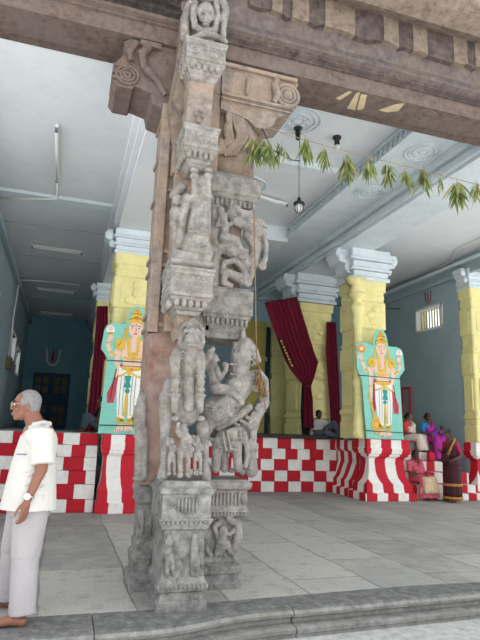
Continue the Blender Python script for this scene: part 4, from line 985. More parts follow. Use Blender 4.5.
def tube_lamp(a, b, label):
    a = Vector(a); b = Vector(b); d = (b-a).normalized()
    e = empty('tube_lamp', (a+b)/2, label, 'lamp', 'tube lamps on the ceiling')
    bm = bmesh.new(); tube(bm, [a, b], 0.03, 4); link('batten', bm, M['white_plastic'], e, smooth=False)
    bm = bmesh.new(); lo = Vector((0, 0, -0.055)); tube(bm, [a+d*.05+lo, b-d*.05+lo], 0.016, 10); link('glass_tube', bm, M['tube_glass'], e)
    for q in (a+d*.03, b-d*.03):
        bm = bmesh.new(); box(bm, q.x-.02, q.x+.02, q.y-.02, q.y+.02, q.z-.08, q.z); link('end_cap', bm, M['grey_metal'], e, smooth=False)
tube_lamp(at(31, 245, Z=5.45), at(83, 252, Z=5.45), 'white tube lamp across the left aisle ceiling, nearest of the three')
tube_lamp(at(36, 288, Z=5.45), at(76, 292, Z=5.45), 'middle of three tube lamps across the left aisle ceiling')
tube_lamp(at(40, 311.5, Z=5.45), at(73, 314.5, Z=5.45), 'farthest and shortest looking tube lamp deep in the left aisle')
tube_lamp((-0.46, 7.35, 5.46), (-0.47, 9.1, 5.46), 'long white tube lamp lengthwise on the pale ceiling at upper left')
tube_lamp(at(258, 195, Z=6.6), at(288, 204, Z=6.6), 'tube lamp on the middle ceiling beside the hanging lantern')
bm = bmesh.new()
tube(bm, [(-0.47, 9.14, 5.48), (-0.47, 9.95, 5.48), (-0.5, 9.97, 5.46), (-1.56, 10.4, 5.46)], 0.018, 8)
tag(link('conduit', bm, M['white_plastic']), 'white conduit running from the lengthwise lamp to the left wall', 'conduit')
bm = bmesh.new()
tube(bm, [at(80, 285, Z=5.4), at(40, 281, Z=5.4), at(22, 280, Z=5.35), at(19, 283, X=-1.5), at(13, 320, X=-1.5), at(10, 360, X=-1.5)], 0.02, 8)
tag(link('conduit', bm, M['white_plastic']), 'thin pale conduit dropping down the left wall to the switch box', 'conduit')
q = at(8, 363, X=-1.54); bm = bmesh.new(); box(bm, -1.58, -1.46, q.y-.16, q.y+.16, q.z-.16, q.z+.16)
e = tag(link('switch_box', bm, M['brown_door'], bevel=0.01), 'brown switch box on the dim left wall', 'switch box')
q = at(14, 368, X=-1.54); bm = bmesh.new(); box(bm, -1.58, -1.5, q.y-.1, q.y+.1, q.z-.1, q.z+.1)
tag(link('junction_box', bm, M['grey_metal'], bevel=0.01), 'small grey junction box just right of the brown switch box', 'junction box')
# picture frame by the seated women
c0 = at(407, 400, X=RX); y0_, y1_ = at(412, 400, X=RX).y, at(402.5, 400, X=RX).y; z1_ = at(407, 387, X=RX).z
e = empty('picture_frame', (RX-.02, c0.y, 2.4), 'red framed picture on the right wall just behind the right guardian board', 'picture')
bm = bmesh.new()
for (a, c, z0, z1) in ((y0_, y0_+.09, 1.45, z1_), (y1_-.09, y1_, 1.45, z1_), (y0_+.09, y1_-.09, z1_-.08, z1_), (y0_+.09, y1_-.09, 1.45, 1.53)): box(bm, RX-.06, RX, a, c, z0, z1)
link('frame', bm, M['board_red'], e, bevel=0.008)
bm = bmesh.new(); box(bm, RX-.03, RX, y0_+.09, y1_-.09, 1.53, z1_-.08); link('picture', bm, M['grey_plaster'], e, smooth=False)
# wall conduit & bracket lamps on right wall
bm = bmesh.new(); tube(bm, [(RX-.12, 17, 6.35), (RX-.12, 12.4, 6.35), (RX-.6, 11.6, 6.38), (RX-.7, 9.5, 6.38)], 0.02, 6)
tag(link('conduit', bm, M['white_plastic']), 'white conduit along the top of the right wall', 'conduit')
# hanging lantern
c0 = at(299, 206, Y=8.0); top = 6.7
e = empty('hanging_lantern', (c0.x, 8.0, c0.z), 'small bulkhead lantern hanging on a long cord under the middle ceiling', 'lamp')
bm = bmesh.new(); tube(bm, [(c0.x, 8.0, c0.z+0.1), (c0.x-.01, 8.0, (c0.z+top)/2), (c0.x, 8.0, top)], 0.009, 6); link('cord', bm, M['rope'], e)
bm = bmesh.new(); lathe(bm, c0.x, 8.0, [(c0.z+.16, .01), (c0.z+.14, .03), (c0.z+.08, .035), (c0.z+.06, .09), (c0.z+.03, .10), (c0.z+.02, .07)], 16); link('cap', bm, M['dark_metal'], e)
bm = bmesh.new(); lathe(bm, c0.x, 8.0, [(c0.z+.03, .055), (c0.z-.04, .06), (c0.z-.09, .045), (c0.z-.12, .01)], 16); link('glass_shade', bm, M['tube_glass'], e)
bm = bmesh.new()
for k in range(8):
    t = k*PI/4; tube(bm, [(c0.x+.075*math.cos(t), 8+.075*math.sin(t), c0.z+.03), (c0.x+.075*math.cos(t), 8+.075*math.sin(t), c0.z-.06), (c0.x+.03*math.cos(t), 8+.03*math.sin(t), c0.z-.13)], 0.005, 5)
link('wire_guard', bm, M['dark_metal'], e)
# ceiling lamp holders
for (px, py, lb) in ((298, 131, 'black lamp holder on the ceiling above the lantern cord'), (337, 141, 'black lamp holder with bare bulb on the ceiling right of the lantern cord')):
    q = at(px, py, Z=6.62); e = empty('lamp_holder', (q.x, q.y, 6.62), lb, 'lamp')
    bm = bmesh.new(); lathe(bm, q.x, q.y, [(6.7, .08), (6.67, .08), (6.66, .05), (6.58, .045), (6.56, .055), (6.54, .03)], 14); link('holder', bm, M['dark_metal'], e)
    bm = bmesh.new(); ell(bm, (q.x, q.y, 6.5), (.045, .045, .06)); link('bulb', bm, M['tube_glass'] if px > 300 else M['dark_metal'], e)

# ================================================================== LEAF GARLAND (toran)
GY = 5.0
string = [(222, 98), (236, 106), (252, 122), (262, 139), (285, 148), (305, 150), (325, 147), (345, 153), (380, 163), (420, 172), (455, 180), (490, 188)]
e = empty('leaf_garland_string', at(300, 150, Y=GY), 'thin brown string stretched from the carved pillar under the lintel to the right', 'string')
bm = bmesh.new(); tube(bm, [at(px, py, Y=GY) for px, py in [(215, 92), (240, 112), (262, 125), (285, 134), (330, 147), (380, 160), (430, 172), (490, 188)]], 0.004, 6); link('upper_string', bm, M['rope'], e)
bm = bmesh.new(); tube(bm, [at(px, py, Y=GY+.02) for px, py in [(262, 128), (272, 150), (292, 160), (300, 161)]], 0.006, 6); link('loose_end', bm, M['shadow_and_cord_brown'], e)
def leaf(bm, p, d, L, W, up, mi):
    d = d.normalized(); s = d.cross(up); s = s.normalized() if s.length > 1e-3 else Vector((1, 0, 0)); nrm = s.cross(d)
    prof = [(0, .02), (.15, .5), (.35, .95), (.55, 1.0), (.75, .7), (.92, .25), (1, .02)]
    vs = []
    for t, wd in prof:
        c = p+d*L*t+Vector((0, 0, -1))*L*0.12*t*t
        vs.append([bm.verts.new(c-s*W*wd+nrm*W*.35*wd), bm.verts.new(c), bm.verts.new(c+s*W*wd+nrm*W*.35*wd)])
    for i in range(len(vs)-1):
        for j in (0, 1): bm.faces.new((vs[i][j], vs[i][j+1], vs[i+1][j+1], vs[i+1][j])).material_index = mi
def bunch(px, py, n, size, seed, label, spread=0.8, wide=0.0):
    rnd = random.Random(seed); p = at(px, py, Y=GY)
    o = empty('mango_leaf_bunch', p, label, 'leaves', 'mango leaf bunches hung along the string')
    bm = bmesh.new()
    for k in range(int(n*1.7)):
        d = Vector((rnd.uniform(-spread, spread), rnd.uniform(-spread, spread)*.7, -1)).normalized()
        st = p+Vector((rnd.uniform(-.03-wide, .03+wide), rnd.uniform(-.03, .03), -rnd.uniform(0, .14)*size))
        leaf(bm, st, d, size*rnd.uniform(.12, .19), size*rnd.uniform(.009, .013), Vector((rnd.uniform(-1, 1), rnd.uniform(-1, 1), .3)), 0 if rnd.random() < .7 else 1)
    link('leaves', bm, [M['leaf'], M['leaf_dry']], o)
    bm = bmesh.new(); tube(bm, [p+Vector((0, 0, .03)), p, p+Vector((rnd.uniform(-.01, .01), 0, -.13*size))], 0.004, 6); link('stem', bm, M['leaf_dry'], o)
bunch(256, 136, 22, 1.25, 1, 'large mango leaf bunch hanging against the pillar corbel, leftmost of all', .7, .02)
bunch(270, 140, 20, 1.2, 2, 'leafy bunch second from the pillar, its tips angled right', 1.0, .05)
bunch(282, 143, 10, 1.0, 14, 'small spray of leaves just left of the lantern cord', .9, .04)
bunch(305, 137, 17, 1.2, 3, 'mango leaf bunch just right of the lantern cord', .55)
bunch(325, 148, 15, 1.1, 4, 'mango leaf bunch below the bare bulb on the ceiling', .6)
bunch(348, 154, 22, 1.25, 5, 'broad mango leaf bunch, fourth right of the lantern cord', .7, .02)
bunch(369, 158, 17, 1.15, 6, 'narrow drooping mango leaf bunch near the middle of the string', .45)
bunch(388, 164, 20, 1.1, 7, 'round mango leaf bunch right of the narrow drooping one', .75)
bunch(405, 170, 14, .95, 8, 'short mango leaf bunch close beneath the string, between two larger ones', .8)
bunch(423, 168, 20, 1.15, 9, 'mango leaf bunch above the corner of the white beam', .7)
bunch(440, 176, 8, .75, 10, 'smallest mango leaf bunch, hanging right of centre on the string', .6)
bunch(457, 180, 30, 1.35, 11, 'largest and lowest mango leaf bunch near the right end', .75, .03)
bunch(476, 182, 16, 1.1, 12, 'mango leaf bunch at the right edge of the photo', .7)
# hanging thread tangle on the horse
bm = bmesh.new(); rnd = random.Random(9)
P = [at(254, 210, Y=5.0), at(255, 270, Y=5.0), at(256, 330, Y=5.0), at(257, 366, Y=5.0)]
tube(bm, P, 0.006, 6)
c0 = at(260, 385, Y=4.98)
for k in range(9):
    pts = []; ph = rnd.uniform(0, 6)
    for t in range(14):
        a = ph+t*0.6; pts.append(c0+Vector((math.cos(a)*rnd.uniform(.0, .06)+rnd.uniform(-.02, .02), rnd.uniform(-.03, .03), math.sin(a*.8)*rnd.uniform(.02, .12)+rnd.uniform(-.03, .05))))
    tube(bm, pts, 0.006, 5)
tube(bm, [at(258, 362, Y=5.0), at(262, 380, Y=4.97), at(264, 398, Y=4.97), at(266, 412, Y=4.97)], 0.006, 5)
tag(link('thread_tangle', bm, M['thread']), 'tangled yellow thread hanging from a long cord over the stone horse head', 'thread')

# ================================================================== PEOPLE
def V(*a): return Vector(a)
def hand(bm, wr, d, nrm, side, s=1.0, curl=0.35):
    """palm and five fingers; d = pointing direction, nrm = palm normal (fingers curl that way), side = thumb side"""
    d = Vector(d).normalized(); nrm = Vector(nrm); nrm = (nrm-d*nrm.dot(d)).normalized(); sd = Vector(side); sd = (sd-d*sd.dot(d)-nrm*sd.dot(nrm)).normalized()
    wr = Vector(wr)
    cap(bm, wr, wr+d*.03*s, .024*s, .026*s)
    for q in (-.024, -.008, .008, .024): cap(bm, wr+d*.03*s+sd*q*.8*s, wr+d*.085*s+sd*q*s, .014*s, .0125*s, 8)
    for i, (q, L) in enumerate(((.027, .068), (.009, .078), (-.009, .072), (-.027, .056))):
        p = wr+d*.088*s+sd*q*s; a = d
        for k in range(3):
            ang = curl*(k+.6); dd = (d*math.cos(ang)+nrm*math.sin(ang)+sd*q*1.5).normalized(); p2 = p+dd*L*s*(.45, .32, .23)[k]
            cap(bm, p, p2, .0092*s, .0082*s, 8); p = p2
    p = wr+d*.02*s+sd*.022*s; p2 = p+(d*.7+sd*.75+nrm*.2).normalized()*.042*s; p3 = p2+(d+sd*.25+nrm*.3).normalized()*.034*s; p4 = p3+(d+nrm*.3).normalized()*.024*s
    cap(bm, p, p2, .014*s, .0115*s, 8); cap(bm, p2, p3, .011*s, .0095*s, 8); cap(bm, p3, p4, .0095*s, .008*s, 8)
def head(bm, c, f, up, s=1.0):
    """skull, jaw, nose, lips, ears; c = centre, f = facing"""
    f = Vector(f).normalized(); up = Vector(up); up = (up-f*up.dot(f)).normalized(); r = f.cross(up); c = Vector(c)
    R = Matrix((r, f, up)).transposed()
    ell(bm, c+up*.025*s-f*.008*s, (.073*s, .092*s, .088*s), R, 20); ell(bm, c+f*.028*s-up*.04*s, (.055*s, .058*s, .066*s), R, 16); ell(bm, c+f*.06*s-up*.088*s, (.026*s, .022*s, .02*s), R, 10)
    cap(bm, c+f*.082*s+up*.014*s, c+f*.097*s-up*.022*s, .008*s, .0125*s, 8); ell(bm, c+f*.066*s-up*.05*s, (.03*s, .022*s, .028*s), R, 10); ell(bm, c+f*.088*s-up*.056*s, (.022*s, .012*s, .0075*s), R, 10); ell(bm, c+f*.084*s-up*.068*s, (.02*s, .011*s, .0075*s), R, 10)
    ell(bm, c+f*.078*s+up*.032*s, (.05*s, .014*s, .009*s), R, 10)
    for q in (-1, 1):
        ell(bm, c+r*q*.074*s-f*.004*s-up*.008*s, (.009*s, .018*s, .03*s), R, 10); ell(bm, c+r*q*.042*s+f*.062*s-up*.028*s, (.022*s, .018*s, .02*s), R, 10)
    return R
def eyes(c, f, up, s, par):
    f = Vector(f).normalized(); up = Vector(up); up = (up-f*up.dot(f)).normalized(); r = f.cross(up); c = Vector(c)
    R = Matrix((r, f, up)).transposed()
    bm = bmesh.new()
    for q in (-1, 1):
        ell(bm, c+r*q*.03*s+f*.083*s+up*.008*s, (.013*s, .008*s, .006*s), R, 10)
        n0 = len(bm.faces)
        ell(bm, c+r*q*.03*s+f*.0895*s+up*.008*s, (.0055*s, .003*s, .0055*s), R, 8, 1)
        tube(bm, [c+r*q*.012*s+f*.09*s+up*.03*s, c+r*q*.03*s+f*.094*s+up*.036*s, c+r*q*.052*s+f*.078*s+up*.03*s], .0035*s, 6, 1)
    link('eyes', bm, [M['eye'], M['black_hair']], par)
def hair(c, f, up, s, par, mat, bun=False, full=True):
    f = Vector(f).normalized(); up = Vector(up); up = (up-f*up.dot(f)).normalized(); r = f.cross(up); c = Vector(c)
    R = Matrix((r, f, up)).transposed(); bm = bmesh.new()
    ell(bm, c+up*.035*s-f*.022*s, (.081*s, .092*s, .09*s), R, 20); ell(bm, c-up*.01*s-f*.045*s, (.074*s, .062*s, .075*s), R, 16)
    if full:
        for q in (-1, 1): ell(bm, c+r*q*.066*s+up*.03*s+f*.022*s, (.016*s, .03*s, .035*s), R, 10)
    if bun: ell(bm, c-f*.115*s-up*.02*s, (.045*s, .035*s, .045*s), R, 12); 
    link('hair', bm, mat, par, remesh=.006*max(1, s), disp=.004)

# ---- older man in white, standing at the left, facing left
man = empty('person', (-0.1, 4.7, 0), 'older grey haired man in white shirt and pale trousers standing barefoot at the left edge', 'person')
SK = M['skin']
hc = V(-0.175, 4.66, 1.545); fd = V(-1, -.16, -.02)
bm = bmesh.new()
head(bm, hc, fd, (0, 0, 1), 1.05)
chain(bm, [hc+V(.04, 0, -.05), V(-.07, 4.66, 1.36)], [.062, .07])
chain(bm, [V(-.06, 4.66, 1.33), V(-.08, 4.66, 1.1), V(-.08, 4.66, .93)], [.12, .14, .13])
chain(bm, [V(-.03, 4.47, 1.32), V(-.005, 4.42, 1.08)], [.06, .046]); chain(bm, [V(-.005, 4.42, 1.08), V(-.075, 4.40, .87)], [.042, .028])
hand(bm, (-.078, 4.40, .865), (-.12, -.02, -1), (-.6, .5, 0), (-1, 0, 0), 1.05, .3)
chain(bm, [V(-.06, 4.86, 1.32), V(-.1, 4.92, 1.08)], [.06, .045]); chain(bm, [V(-.1, 4.92, 1.08), V(-.16, 4.9, .87)], [.042, .028])
hand(bm, (-.16, 4.9, .865), (-.1, 0, -1), (0, -1, 0), (-1, 0, 0), 1.05, .3)
chain(bm, [V(-.05, 4.58, .88), V(-.055, 4.55, .48), V(-.05, 4.50, .08)], [.09, .06, .04]); chain(bm, [V(-.1, 4.76, .88), V(-.16, 4.86, .48), V(-.17, 4.93, .08)], [.09, .06, .04])
for (ax, ay) in ((-.05, 4.48), (-.17, 4.94)):
    chain(bm, [V(ax+.02, ay, .035), V(ax-.05, ay, .05), V(ax-.14, ay, .03)], [.036, .038, .028])
    for k in range(5): cap(bm, V(ax-.14, ay-.036+k*.018, .022), V(ax-.2+abs(k-1)*.007, ay-.042+k*.02, .016), .013, .012 if k else .014, 8)
link('body', bm, SK, man, remesh=.0055)
hair(hc, fd, (0, 0, 1), 1.03, man, M['grey_hair'])
eyes(hc, fd, (0, 0, 1), 1.05, man)
bm = bmesh.new()   # shirt
frus(bm, (-.055, 4.66, 1.40), (-.055, 4.66, 1.30), (.085, .1), (.135, .2), (1, 0, 0)); frus(bm, (-.055, 4.66, 1.31), (-.07, 4.66, 1.1), (.135, .205), (.165, .2), (1, 0, 0), steps=4)
frus(bm, (-.07, 4.66, 1.11), (-.075, 4.65, .775), (.165, .2), (.205, .235), (1, 0, 0), rip=.03, nr=5, steps=6)
ell(bm, (-.055, 4.5, 1.315), (.1, .09, .085)); ell(bm, (-.055, 4.83, 1.315), (.1, .09, .085)); ell(bm, (-.14, 4.66, 1.02), (.1, .15, .17)); ell(bm, (.035, 4.66, 1.23), (.06, .13, .14))
frus(bm, (-.03, 4.49, 1.36), (.0, 4.415, 1.115), (.085, .08), (.088, .078), (1, 0, 0), steps=2); frus(bm, (-.06, 4.84, 1.36), (-.09, 4.915, 1.115), (.085, .08), (.085, .075), (1, 0, 0), steps=2)
for (z, a) in ((1.0, .02), (.93, -.01), (.86, .015), (1.07, 0)): chain(bm, [V(-.2, 4.55, z+a), V(-.1, 4.44, z-.03), V(.02, 4.46, z+.02)], .012)
chain(bm, [V(-.1, 4.6, 1.405), V(-.03, 4.56, 1.42), V(.015, 4.63, 1.415), (V(.015, 4.69, 1.415)), V(-.03, 4.74, 1.415), V(-.1, 4.72, 1.4)], .018)
cap(bm, V(-.12, 4.58, 1.38), V(-.1, 4.54, 1.34), .018, .012)
sh = link('shirt', bm, M['white_shirt'], man, remesh=.007, disp=.008)
bm = bmesh.new(); box(bm, -.19, -.12, 4.462, 4.468, 1.18, 1.188); link('pocket_edge', bm, M['slate_blue'], sh, smooth=False)
bm = bmesh.new()
frus(bm, (-.065, 4.66, .86), (-.065, 4.64, .72), (.16, .19), (.15, .185), (1, 0, 0), steps=3)
frus(bm, (-.05, 4.58, .80), (-.055, 4.54, .45), (.135, .11), (.1, .09), (1, 0, 0), rip=.02, steps=4); frus(bm, (-.055, 4.54, .46), (-.035, 4.49, .075), (.095, .085), (.092, .082), (1, 0, 0), rip=.06, nr=4, steps=5)
frus(bm, (-.1, 4.75, .80), (-.16, 4.86, .45), (.13, .11), (.095, .09), (1, 0, 0), rip=.02, steps=4); frus(bm, (-.16, 4.86, .46), (-.165, 4.93, .075), (.09, .085), (.088, .082), (1, 0, 0), rip=.06, nr=4, steps=5)
link('trousers', bm, M['grey_trouser'], man, remesh=.007, disp=.006)
bm = bmesh.new(); wc = V(-.068, 4.40, .895); wd_ = V(-.3, -.08, -1).normalized(); u, v = frame_of(wd_)
tube(bm, [wc+(u*math.cos(t*PI/10)+v*math.sin(t*PI/10))*.034 for t in range(21)], .007, 6)
wt = link('wristwatch', bm, M['steel'], man)
bm = bmesh.new(); fc = wc+V(-.012, -.034, 0)
ell(bm, fc, (.023, .008, .023), seg=16); link('watch_face', bm, M['white_plastic'], wt)
bm = bmesh.new(); R = Matrix((fd.cross(V(0, 0, 1)).normalized(), fd.normalized(), V(0, 0, 1))).transposed(); r_ = fd.cross(V(0, 0, 1)).normalized(); fn = fd.normalized()
for q in (-1, 1):
    cc = hc+r_*q*.036+fn*.104+V(0, 0, .008); tube(bm, [cc+r_*.026*math.cos(t*PI/8)+V(0, 0, .019*math.sin(t*PI/8)) for t in range(17)], .0028, 6)
    tube(bm, [cc+r_*q*.026+V(0, 0, .008), hc+r_*q*.083+V(0, 0, .01)], .0028, 6)
tube(bm, [hc+fn*.112-r_*.01+V(0, 0, .01), hc+fn*.112+r_*.01+V(0, 0, .01)], .003, 6)
link('spectacles', bm, M['frame_gold'], man)
man.location.x -= 0.11

def simple_person(e, hc, f, up, hs, skin, torso, arms, legs, sk=1.0, hands=None, feet=None, hairmat='black_hair', bun=False, vox=.009):
    bm = bmesh.new(); head(bm, hc, f, up, hs)
    chain(bm, [Vector(hc)+Vector(up)*-.05, torso[0]], [.05*sk, .055*sk]); chain(bm, torso, [.1*sk]+[.12*sk]*(len(torso)-1))
    for a in arms: chain(bm, a, [.045*sk, .036*sk, .024*sk])
    for h in hands or []: hand(bm, *h)
    for l in legs: chain(bm, l, [.085*sk, .06*sk, .04*sk])
    for (h, d) in feet or []:
        h = Vector(h); d = Vector(d).normalized(); sd = d.cross(V(0, 0, 1)); chain(bm, [h, h+d*.1], [.034, .03])
        for k in range(5): cap(bm, h+d*.1+sd*(k-2)*.016, h+d*.165-d*abs(k-1)*.005+sd*(k-2)*.018-V(0, 0, .008), .012, .011, 8)
    link('body', bm, skin, e, remesh=vox); hair(hc, f, up, hs, e, M[hairmat], bun); eyes(hc, f, up, hs, e)

# ---- person behind him at the left edge (grey top, jeans), facing away
e = empty('person', (-1.2, 7.0, 0), 'person in grey padded top and blue jeans at the left edge behind the older man', 'person')
bx, by = -0.86, 6.9
simple_person(e, V(bx-.1, by, 1.35), V(-.9, .4, 0), V(0, 0, 1), .95, M['skin_dark'], [V(bx-.05, by, 1.18), V(bx, by, .98), V(bx, by, .8)], [[V(bx+.02, by-.2, 1.15), V(bx+.05, by-.24, .92), V(bx-.14, by-.2, .8)], [V(bx, by+.2, 1.15), V(bx, by+.22, .92), V(bx-.14, by+.18, .8)]], [[V(bx, by-.1, .75), V(bx-.02, by-.1, .42), V(bx, by-.1, .08)], [V(bx, by+.1, .75), V(bx-.02, by+.12, .42), V(bx, by+.12, .08)]], hands=[((bx-.14, by-.2, .8), (-1, .1, 0), (0, 1, 0), (0, 0, 1), .9, .5), ((bx-.14, by+.18, .8), (-1, -.1, 0), (0, -1, 0), (0, 0, 1), .9, .5)], feet=[((bx, by-.1, .035), (-1, 0, 0)), ((bx, by+.12, .035), (-1, 0, 0))])
bm = bmesh.new(); frus(bm, (bx-.02, by, 1.27), (bx, by, 1.12), (.11, .14), (.17, .24), (1, 0, 0), steps=2); frus(bm, (bx, by, 1.13), (bx+.01, by, .76), (.17, .24), (.18, .23), (1, 0, 0), steps=5); ell(bm, (bx+.04, by, 1.12), (.17, .24, .13))
for z in (1.1, .95, .82): frus(bm, (bx+.01, by, z), (bx+.01, by, z-.1), (.18, .25), (.18, .25), (1, 0, 0))
frus(bm, (bx+.02, by-.2, 1.2), (bx+.05, by-.24, .92), (.08, .08), (.065, .065), (1, 0, 0)); frus(bm, (bx, by+.2, 1.2), (bx, by+.22, .92), (.08, .08), (.065, .065), (1, 0, 0))
link('jacket', bm, M['grey_cloth'], e, remesh=.01, disp=.01)
bm = bmesh.new(); frus(bm, (bx, by, .8), (bx, by, .68), (.15, .2), (.15, .19), (1, 0, 0)); frus(bm, (bx, by-.1, .74), (bx-.02, by-.1, .4), (.11, .1), (.09, .08), (1, 0, 0)); frus(bm, (bx-.02, by-.1, .41), (bx, by-.1, .05), (.09, .08), (.09, .08), (1, 0, 0)); frus(bm, (bx, by+.1, .74), (bx-.02, by+.12, .4), (.11, .1), (.09, .08), (1, 0, 0)); frus(bm, (bx-.02, by+.12, .41), (bx, by+.12, .05), (.09, .08), (.09, .08), (1, 0, 0))
link('jeans', bm, M['jeans'], e, remesh=.01)

# ---- standing woman in dark brown sari
def std(px, Y): q = at(px, 450, Y=Y); return q.x
SY = 11.05; wx = std(450, SY)
e = empty('person', (wx, SY, 0), 'woman standing in dark brown sari with gold border, facing left beside the steps', 'person')
hc = V(wx-.03, SY, 1.52); fd = V(-.95, -.3, .02)
simple_person(e, hc, fd, V(0, 0, 1), .98, M['skin_dark'], [V(wx+.0, SY, 1.33), V(wx+.03, SY, 1.12), V(wx+.02, SY, .92)],
    [[V(wx+.04, SY-.16, 1.3), V(wx+.14, SY-.2, 1.05), V(wx-.08, SY-.25, .97)], [V(wx-.02, SY+.15, 1.3), V(wx-.02, SY+.2, 1.05), V(wx-.22, SY+.05, 1.12)]],
    [[V(wx, SY-.08, .85), V(wx, SY-.08, .45), V(wx+.02, SY-.08, .08)], [V(wx, SY+.08, .85), V(wx-.01, SY+.08, .45), V(wx, SY+.08, .08)]],
    hands=[((wx-.09, SY-.25, .97), (-1, .2, -.3), (0, 0, -1), (0, -1, 0), .95, .4), ((wx-.22, SY+.05, 1.12), (-1, -.2, .5), (0, -1, 0), (0, 0, 1), .95, .6)], feet=[((wx+.0, SY-.1, .033), (-1, -.3, 0)), ((wx-.04, SY+.08, .033), (-1, -.2, 0))], bun=True)
bm = bmesh.new(); frus(bm, (wx+.02, SY, 1.38), (wx+.02, SY, 1.28), (.07, .1), (.13, .18), (1, 0, 0)); frus(bm, (wx+.02, SY, 1.29), (wx+.03, SY, 1.12), (.13, .18), (.12, .15), (1, 0, 0)); frus(bm, (wx+.03, SY-.15, 1.34), (wx+.12, SY-.2, 1.1), (.065, .065), (.058, .058), (1, 0, 0)); frus(bm, (wx-.02, SY+.14, 1.34), (wx-.02, SY+.19, 1.12), (.065, .065), (.055, .055), (1, 0, 0)); ell(bm, (wx-.07, SY, 1.22), (.08, .12, .07))
link('blouse', bm, M['magenta_blouse'], e, remesh=.009)
bm = bmesh.new()
frus(bm, (wx+.03, SY, 1.02), (wx+.03, SY, .82), (.145, .17), (.2, .21), (1, 0, 0), rip=.02, nr=8, steps=4, n=48); frus(bm, (wx+.03, SY, .83), (wx+.04, SY, .12), (.2, .21), (.19, .2), (1, 0, 0), rip=.05, nr=9, steps=8, n=54)
sk = link('sari_skirt', bm, M['maroon_sari'], e)
for za, zb in ((.42, .36), (.13, .07)):
    bm = bmesh.new(); frus(bm, (wx+.04, SY, za), (wx+.04, SY, zb), (.205, .218), (.205, .218), (1, 0, 0), rip=.045, nr=9, n=54); link('gold_hem', bm, M['gold_border'], sk)
bm = bmesh.new(); frus(bm, (wx+.03, SY, 1.05), (wx-.02, SY-.02, 1.3), (.16, .19), (.1, .17), (1, 0, 0), rip=.03, nr=6, steps=4, n=36); chain(bm, [V(wx-.1, SY-.05, .9), V(wx-.16, SY-.04, 1.0), V(wx-.12, SY-.08, 1.2), V(wx+.01, SY-.14, 1.37), V(wx+.12, SY-.1, 1.3), V(wx+.17, SY-.02, 1.0), V(wx+.2, SY+.0, .75)], [.05, .07, .065, .04, .04, .06, .05]); cap(bm, V(wx-.16, SY-.02, 1.05), V(wx-.2, SY, .92), .08, .05)
dr_ = link('sari_drape', bm, M['maroon_sari'], e, remesh=.011, disp=.008)
bm = bmesh.new(); chain(bm, [V(wx-.15, SY-.13, 1.08), V(wx-.09, SY-.17, 1.25), V(wx+.0, SY-.17, 1.4), V(wx+.05, SY-.12, 1.42)], .026); link('gold_edge', bm, M['gold_border'], dr_)

